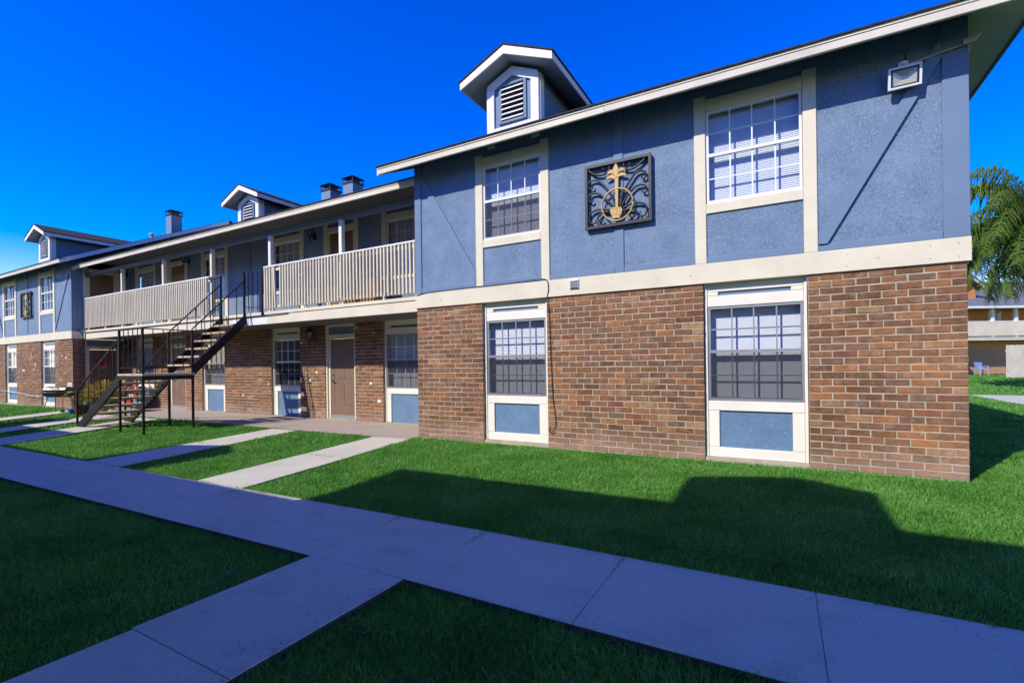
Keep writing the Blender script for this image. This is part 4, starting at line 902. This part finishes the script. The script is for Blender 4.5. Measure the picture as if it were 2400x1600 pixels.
# ================================================================== things on the patio and lawn at the left
gr = thing('barrel_grill', 'black barrel charcoal grill on thin legs in front of the far left wing', 'grill', (-14.95, -.60, -.03), R(29)); gr.scale = (1.12, 1.1, 1.12)
m = MB(); prof = [(-.16, .0), (-.17, .06), (-.13, .12), (0, .15), (.13, .12), (.17, .06), (.16, .0)]
m.prism(prof, 'x', -.33, .33); o = m.build('lid', 'grill_black', gr); o.location = (0, 0, .62)
m = MB(); m.prism([(-.165, -.005), (.165, -.005), (.13, -.11), (.05, -.15), (-.05, -.15), (-.13, -.11)], 'x', -.335, .335); o = m.build('bowl', 'grill_black', gr); o.location = (0, 0, .61)
for sx_ in (-1, 1):
    for sy_ in (-1, 1): m = MB(); m.tube([(sx_*.22, sy_*.12, .50), (sx_*.30, sy_*.2, 0)], .011); m.build('leg', 'rust_steel', gr)
m = MB(); m.tube([(-.1, -.15, .74), (-.09, -.2, .77), (.09, -.2, .77), (.1, -.15, .74)], .012); m.build('handle', 'letter_black', gr)
for sy_ in (-1, 1): m = MB(); m.v = []; mm = MB().lathe([(.05, -.015), (.06, -.01), (.06, .01), (.05, .015)], (0, 0, 0), 14); mm.v = [(v[0], v[2], v[1]) for v in mm.v]; o = mm.build('wheel', 'letter_black', gr); o.location = (.30, sy_*.21, .06)
def potobj(x, y, z, prof, mat, name, label, cat='pot', n=18):
    m = MB(); m.lathe(prof, (0, 0, 0), n); o = m.build(name, mat, smooth=False); o.location = (x, y, z); tag(o, label, cat); return o
potobj(-12.85, -.72, -.03, [(.13, 0), (.15, .02), (.21, .28), (.22, .30), (.22, .34), (.19, .34), (.18, .29)], 'glazed_brown', 'plant_pot', 'large glazed brown plant pot beside the staircase foot')
potobj(-12.72, -.60, .31, [(.13, 0), (.15, .06), (.16, .09), (.14, .09)], 'sky_plastic', 'plastic_bowl', 'grey blue bowl standing in the glazed brown pot', 'bowl')
potobj(-13.62, -.72, -.03, [(.075, 0), (.095, .17), (.10, .175), (.085, .175)], 'blue_plastic', 'bucket', 'small bright blue bucket between the grill and the brown pot', 'bucket')
potobj(-12.1, -.45, 0.0, [(.07, 0), (.10, .15), (.11, .17), (.09, .17)], 'terracotta', 'plant_pot', 'small terracotta pot partly behind the staircase stringer')
pl = thing('potted_plant', 'tall dark planter with a single big green leaf against the far wing corner', 'plant', (-14.05, -.45, -.02))
MB().lathe([(.10, 0), (.11, .05), (.14, .44), (.12, .45)], (0, 0, 0), 14).build('planter', 'dark_brown', pl)
def big_leaf(p, d, L, w, mat, par, name='leaf', droop=.5):
    p = Vector(p); d = Vector(d).normalized(); side = d.cross(Vector((0, 0, 1))).normalized(); vs = []; n = 6
    for i in range(n+1):
        t = i/n; c = p+d*(L*t)+Vector((0, 0, -droop*L*t*t)); ww = w*math.sin(math.pi*min(1, t*.92+.06))**.7*(1-.3*t)
        vs += [c-side*ww+Vector((0, 0, .15*ww)), c+Vector((0, 0, -.05*ww)), c+side*ww+Vector((0, 0, .15*ww))]
    fs = []
    for i in range(n): fs += [(3*i, 3*i+1, 3*i+4, 3*i+3), (3*i+1, 3*i+2, 3*i+5, 3*i+4)]
    m = MB(); m.add(vs, fs); return m.build(name, mat, par, fix=False, smooth=True)
big_leaf((0, 0, .68), (-.8, -.5, .15), .42, .12, 'green_leaf', pl); big_leaf((0, 0, .45), (-.7, -.7, .2), .25, .05, 'green_leaf', pl)
MB().tube([(0, 0, .4), (-.02, -.02, .68)], .012).build('stem', 'green_leaf', pl)
def bush(name, label, loc, rx, rz, n, mat, size, seed, cat='shrub'):
    e = thing(name, label, cat, loc); r_ = random.Random(seed); m = MB()
    for _ in range(n):
        a = r_.uniform(0, 6.283); b = r_.uniform(-.3, 1); rr = r_.uniform(.35, 1)**.6
        h = math.sqrt(max(0, 1-b*b)); p = Vector((rx*rr*h*math.cos(a), rx*rr*h*math.sin(a), rz*.45+rz*.55*rr*b))
        d = Vector((math.cos(a)*h+r_.uniform(-.5, .5), math.sin(a)*h+r_.uniform(-.5, .5), r_.uniform(.2, 1.1))).normalized(); L = size*r_.uniform(.6, 1.3); s_ = d.cross(Vector((0, 0, 1))).normalized()*L*.17
        q = p+d*L*.5+Vector((0, 0, -.0)); tip = p+d*L+Vector((0, 0, -L*.25))
        m.add([p, q-s_, tip, q+s_], [(0, 1, 2, 3)])
    m.build('foliage', mat, e, fix=False)
    s2 = MB()
    for _ in range(9): s2.tube([(r_.uniform(-.04, .04), r_.uniform(-.04, .04), -.05), (r_.uniform(-.5, .5)*rx, r_.uniform(-.5, .5)*rx, rz*.6)], .01, 5)
    s2.build('stem', 'rust_steel', e)
bush('croton_bush', 'bushy yellow and orange leaved plant behind the brown pot', (-12.75, -.18, .02), .54, .95, 620, 'croton_leaf', .21, 2)
bush('leafy_plant', 'low green plant growing under the yellow bush', (-12.2, -.40, -.02), .26, .42, 160, 'green_leaf', .16, 5)
bush('leafy_plant', 'small green plant in the bowl on the brown pot', (-12.74, -.60, .36), .15, .22, 70, 'green_leaf', .12, 6)
# shelf of packages below the balcony, behind the stair
sh = thing('shelf_rack', 'low dark shelf rack against the brick behind the staircase', 'shelf', (-14.0, 1.15, 0))
for z in (.12, .34, .56): MB().box(-.85, .85, -.16, .16, z, z+.02).build('shelf', 'dark_brown', sh)
for a in (-.85, .83):
    for b in (-.16, .14): MB().box(a, a+.025, b, b+.025, 0, .80).build('upright', 'black_iron', sh)
pk = [(-.66, .58, .30, .17, 'red_plastic', 'red patterned package'), (-.30, .58, .30, .18, 'pink_paper', 'red and white package'), (.06, .58, .32, .17, 'red_plastic', 'bright red package'), (.42, .58, .30, .19, 'pink_paper', 'pink printed package'), (-.62, .36, .26, .13, 'pale_paper', 'pale carton'), (-.28, .36, .28, .16, 'pink_paper', 'pink carton'), (.05, .36, .26, .14, 'pale_paper', 'cream carton'), (.40, .36, .28, .17, 'red_plastic', 'red carton'), (-.55, .14, .30, .14, 'pink_paper', 'pink wrapped box'), (-.1, .14, .34, .13, 'red_plastic', 'deep red box'), (.35, .14, .30, .15, 'violet_cloth', 'violet wrapped box'), (.66, .36, .16, .14, 'teal_plastic', 'teal tub'), (.68, .14, .18, .12, 'teal_plastic', 'teal box')]
ROWN = {.58: 'top', .36: 'middle', .14: 'bottom'}
for i, (dx, z, w, h, ma, nm) in enumerate(pk):
    o = MB().cbox(-w/2, w/2, -.12, .12, 0, h, .012).build('package', ma); o.location = (-14.0+dx, 1.15, z+.004); o.rotation_euler = (0, 0, R(random.uniform(-5, 5)))
    nb = ['first', 'second', 'third', 'fourth', 'fifth'][sum(1 for q in pk[:i] if q[1] == z)]
    tag(o, f'{nm} {nb} from the left on the {ROWN[z]} shelf behind the staircase', 'package', 'packages on the shelf rack')
potobj(-14.55, 1.13, .80, [(.05, 0), (.09, .05), (.11, .14), (.085, .22), (.07, .24)], 'wicker', 'wicker_vase', 'round tan wicker vase on top of the shelf rack', 'vase').location.z = .785
hw_ = thing('heart_wreath', 'red heart shaped wreath hanging on the side door of the far wing', 'wreath', (XL-.05, .86, 1.62), R(90))
hp = []
for k in range(28):
    t = 2*math.pi*k/28; hp.append((.013*16*math.sin(t)**3, .013*(13*math.cos(t)-5*math.cos(2*t)-2*math.cos(3*t)-math.cos(4*t))))
m = MB(); m.prism(hp, 'y', -.10, -.05); m.build('heart', 'red_plastic', hw_); MB().box(-.16, .16, -.115, -.102, -.20, -.13).build('banner', 'pink_paper', hw_); MB().bar((0, -.05, .15), (0, -.045, .45), .012).build('ribbon', 'letter_black', hw_)
# things standing on the balcony
o = MB().cbox(-.55, .55, -.2, .2, 0, .62, .01).build('wooden_chest', 'wood_box'); o.location = (-2.45, .95, 2.79); tag(o, 'orange brown wooden chest on the balcony behind the railing', 'chest')
for x, w, l in ((-4.15, .9, 'red doormat on the balcony in front of the upper door marked G'), (-1.0, .7, 'red mat on the balcony next to the near wing')):
    o = MB().cbox(-w/2, w/2, -.3, .3, 0, .02, .005).build('doormat', 'red_mat'); o.location = (x, .72, 2.79); tag(o, l, 'mat')
def garden_chair(name, loc, rz, mat, label, group=None):
    e = thing(name, label, 'chair', loc, rz, group)
    MB().cbox(-.23, .23, -.22, .22, .40, .43).build('seat', mat, e)
    for a in (-1, 1):
        for b in (-1, 1): m = MB(); m.bar((a*.21, b*.20, .40), (a*.26, b*.25, 0), .045); m.build('leg', mat, e)
        m = MB(); m.bar((a*.25, -.2, .62), (a*.25, .22, .64), .05, .025); m.bar((a*.25, -.19, .61), (a*.235, -.2, .41), .035); m.build('armrest', mat, e)
    for k in range(5): m = MB(); m.bar((-.18+.09*k, .21, .43), (-.19+.095*k, .30, .82), .05, .015); m.build('back_slat', mat, e)
    m = MB(); m.bar((-.24, .30, .84), (.24, .30, .84), .03, .06); m.build('top_rail', mat, e)
    return e
garden_chair('plastic_chair', (-4.0, .78, 2.79), R(160), 'white_plastic', 'white plastic chair on the balcony half hidden by the railing')

# ================================================================== background on the right
BB = thing('apartment_building', 'distant orange-brown apartment building with white balcony seen past the brick corner', 'building', (16.9, 36.50, .22), YAW)
BB.scale = (1, 1, 1)
def bp(mb, n, ma, par=None, **k): return mb.build(n, ma, par or BB, **k)
bw = bp(MB().box(-8, 16, 1.3, 8, 0, 2.3), 'brick_wall', 'far_brick'); bp(MB().box(-8, 16, 1.32, 8, 2.301, 4.9), 'upper_wall', 'orange_wall')
bs = bp(MB().cbox(-.1, 16, .0, 1.3, 2.34, 2.48), 'balcony_slab', 'cream_paint'); bp(MB().cbox(-.1, 16, -.02, .1, 2.50, 2.56), 'edge_board', 'white_paint', bs)
br = bp(MB().cbox(-.1, 16, -.02, .08, 3.60, 3.66), 'balcony_railing', 'white_paint')
pkm = MB().box(-.045, .045, -.012, .012, 0, .98).build('picket', 'cream_paint', br); pkm.location = (.0, .0, 2.64)
for k in range(1, 70): o = obj('picket', pkm.data, br, (k*.105, 0, 2.64))
for x in (.35, 2.18, 3.80, 5.5, 7.2): bp(MB().cbox(x, x+.2, .05, .22, 2.48, 4.62), 'porch_post', 'white_paint')
bp(MB().box(-.4, .0, -.4, 1.3, 0, 2.3), 'brick_wall', 'far_brick')
def bwin(x0, x1, y, z0, z1):
    w = bp(MB().box(x0-.09, x1+.09, y-.03, y, z0-.09, z1+.09), 'window', 'cream_paint'); bp(MB().box(x0, x1, y-.04, y-.031, z0, z1), 'pane', 'dark_room', w); bp(MB().box(x0, x1, y-.045, y-.0405, z0, z1), 'pane', 'window_glass', w)
    m = MB()
    for k in (1, 2, 3): m.box(x0+(x1-x0)*k/4-.012, x0+(x1-x0)*k/4+.012, y-.055, y-.046, z0, z1)
    m.box(x0, x1, y-.056, y-.0455, (z0+z1)/2-.02, (z0+z1)/2+.02); m.build('muntin', 'white_frame', w)
bwin(.72, 1.42, 1.3, .75, 2.05); bwin(.85, 1.6, 1.32, 3.0, 4.35); bwin(3.25, 3.98, 1.32, 3.0, 4.42); bwin(6.2, 7.0, 1.32, 3.0, 4.4)
m = MB(); m.add([(-8.5, -.35, 4.66), (16, -.35, 4.66), (16, 6, 7.25), (-8.5, 6, 7.25), (16, 12, 4.66), (-8.5, 12, 4.66)], [(0, 1, 2, 3), (3, 2, 4, 5)]); brf = bp(m, 'roof', 'grey_shingle', fix=False)
bp(MB().cbox(-8.5, 16, -.38, -.34, 4.50, 4.655), 'fascia', 'white_paint', brf); bp(MB().box(-8.5, 16, -.33, 1.3, 4.60, 4.62), 'soffit', 'cream_paint', brf)
m = MB(); m.prism([(.6, 4.9), (2.4, 4.9), (2.4, 6.2), (1.5, 6.9), (.6, 6.2)], 'y', 1.4, 6); dd = bp(m, 'dormer', 'orange_wall')
for s_ in (-1, 1):
    m = MB(); m.prism([(1.5, 7.15), (1.5+s_*1.35, 6.15), (1.5+s_*1.35, 6.0), (1.5, 6.98)], 'y', .9, 6.5); bp(m, 'dormer_roof', 'grey_shingle', dd); m = MB(); m.prism([(1.5, 7.0), (1.5+s_*1.36, 6.0), (1.5+s_*1.36, 5.83), (1.5, 6.82)], 'y', .88, .93); bp(m, 'barge_board', 'white_paint', dd)
garden_chair('plastic_chair', (17.95, 36.6, .20), R(20), 'sky_plastic', 'pale blue plastic chair in front of the distant brick wall')
FN = thing('board_fence', 'tan vertical board fence panel on the lawn at the right edge', 'fence', (17.95, 32.45, -.02), YAW)
fbm = MB().cbox(0, .145, -.012, .012, 0, 2.14, .004).build('fence_board', 'tan_fence', FN)
for k in range(1, 22): o = obj('fence_board', fbm.data, FN, (k*.149, random.uniform(-.004, .004), random.uniform(-.015, .01)))
for z in (.35, 1.75): MB().box(0, 3.27, .014, .05, z, z+.09).build('fence_rail', 'tan_fence', FN)
# queen palm
def palm(loc, height, seed):
    e = thing('palm_tree', 'feathery palm tree with drooping fronds beside the brick corner', 'tree', loc); r_ = random.Random(seed)
    MB().tube([(0, 0, -.2), (.05, 0, 1.5), (.02, .03, height*.6), (0, 0, height)], [.22, .19, .16, .15], 12).build('trunk', 'palm_trunk', e, smooth=True)
    MB().lathe([(.15, 0), (.2, .2), (.16, .7), (.08, 1.1)], (0, 0, height-.2), 10).build('crown_shaft', 'green_leaf', e, smooth=True)
    def frond(az, el, L, dry=False, dens=46):
        rc = MB(); lf = MB(); p = Vector((0, 0, height+.35)); pts = []; d = Vector((math.cos(az)*math.cos(el), math.sin(az)*math.cos(el), math.sin(el))); n = 14
        for i in range(n+1):
            pts.append(p.copy()); p = p+d*(L/n); d = (d+Vector((0, 0, -.14-.012*i))).normalized()
        rc.tube(pts, [.03*(1-.8*i/n)+.004 for i in range(n+1)], 5)
        for i in range(dens):
            t = (.12+.88*(i/dens))*n; j = min(int(t), n-1); q = pts[j].lerp(pts[j+1], t-j); td = (pts[j+1]-pts[j]).normalized(); sd = td.cross(Vector((0, 0, 1)));
            sd = sd.normalized() if sd.length > .05 else Vector((1, 0, 0))
            for s_ in (-1, 1):
                for rep in range(2):
                    ll = (1.0 if not dry else .6)*(.55+.6*math.sin(math.pi*min(1, i/dens*.85+.15)))*r_.uniform(.8, 1.15); dv = (sd*s_*r_.uniform(.3, 1.1)+td*r_.uniform(.1, .9)+Vector((0, 0, r_.uniform(-.4, .5)))).normalized()
                    a = q; b = q+dv*ll*.27+Vector((0, 0, -.02*ll)); c = b+(dv*.38+Vector((0, 0, -.8))).normalized()*ll*.42; f_ = c+(dv*.15+Vector((0, 0, -1))).normalized()*ll*.3
                    w = td*.022
                    lf.add([a-w*.6, a+w*.6, b+w, b-w, c+w*.8, c-w*.8, f_], [(0, 1, 2, 3), (3, 2, 4, 5), (5, 4, 6)])
        o = rc.build('frond', 'dry_frond' if dry else 'green_leaf', e, fix=False); lf.build('leaflets', 'dry_frond' if dry else 'palm_leaf', o, fix=False)['kind'] = 'stuff'
    for k in range(20): frond(k*2.39996+r_.uniform(-.2, .2), R(r_.uniform(25, 82)), r_.uniform(3.4, 4.3))
    for k in range(9): frond(k*.698+r_.uniform(-.2, .2), R(r_.uniform(-25, 15)), r_.uniform(2.9, 3.6))
    for az, el, L in ((3.6, 55, 4.0), (3.9, 40, 3.9), (3.3, 72, 4.2), (4.2, 25, 3.6), (3.0, 45, 3.8), (3.6, 0, 3.5), (3.8, -20, 3.3), (3.4, 15, 3.6), (4.4, -10, 3.3), (3.5, 80, 4.2), (3.2, 30, 3.8), (4.0, 65, 4.1), (3.7, -40, 3.0)): frond(az, R(el), L)
    for az, el in ((3.4, -50), (4.3, -45), (2.6, -55), (5.2, -50)): frond(az, R(el), 1.8, True, 30)
    m = MB(); m.tube([(0, 0, height), (-.35, -.5, height+.05), (-.75, -.95, height+.12), (-1.0, -1.2, height+.16)], [.05, .1, .06, .008], 7); m.build('spathe', 'spathe', e)
palm((15.30, 20.4, 0), 6.15, 4)
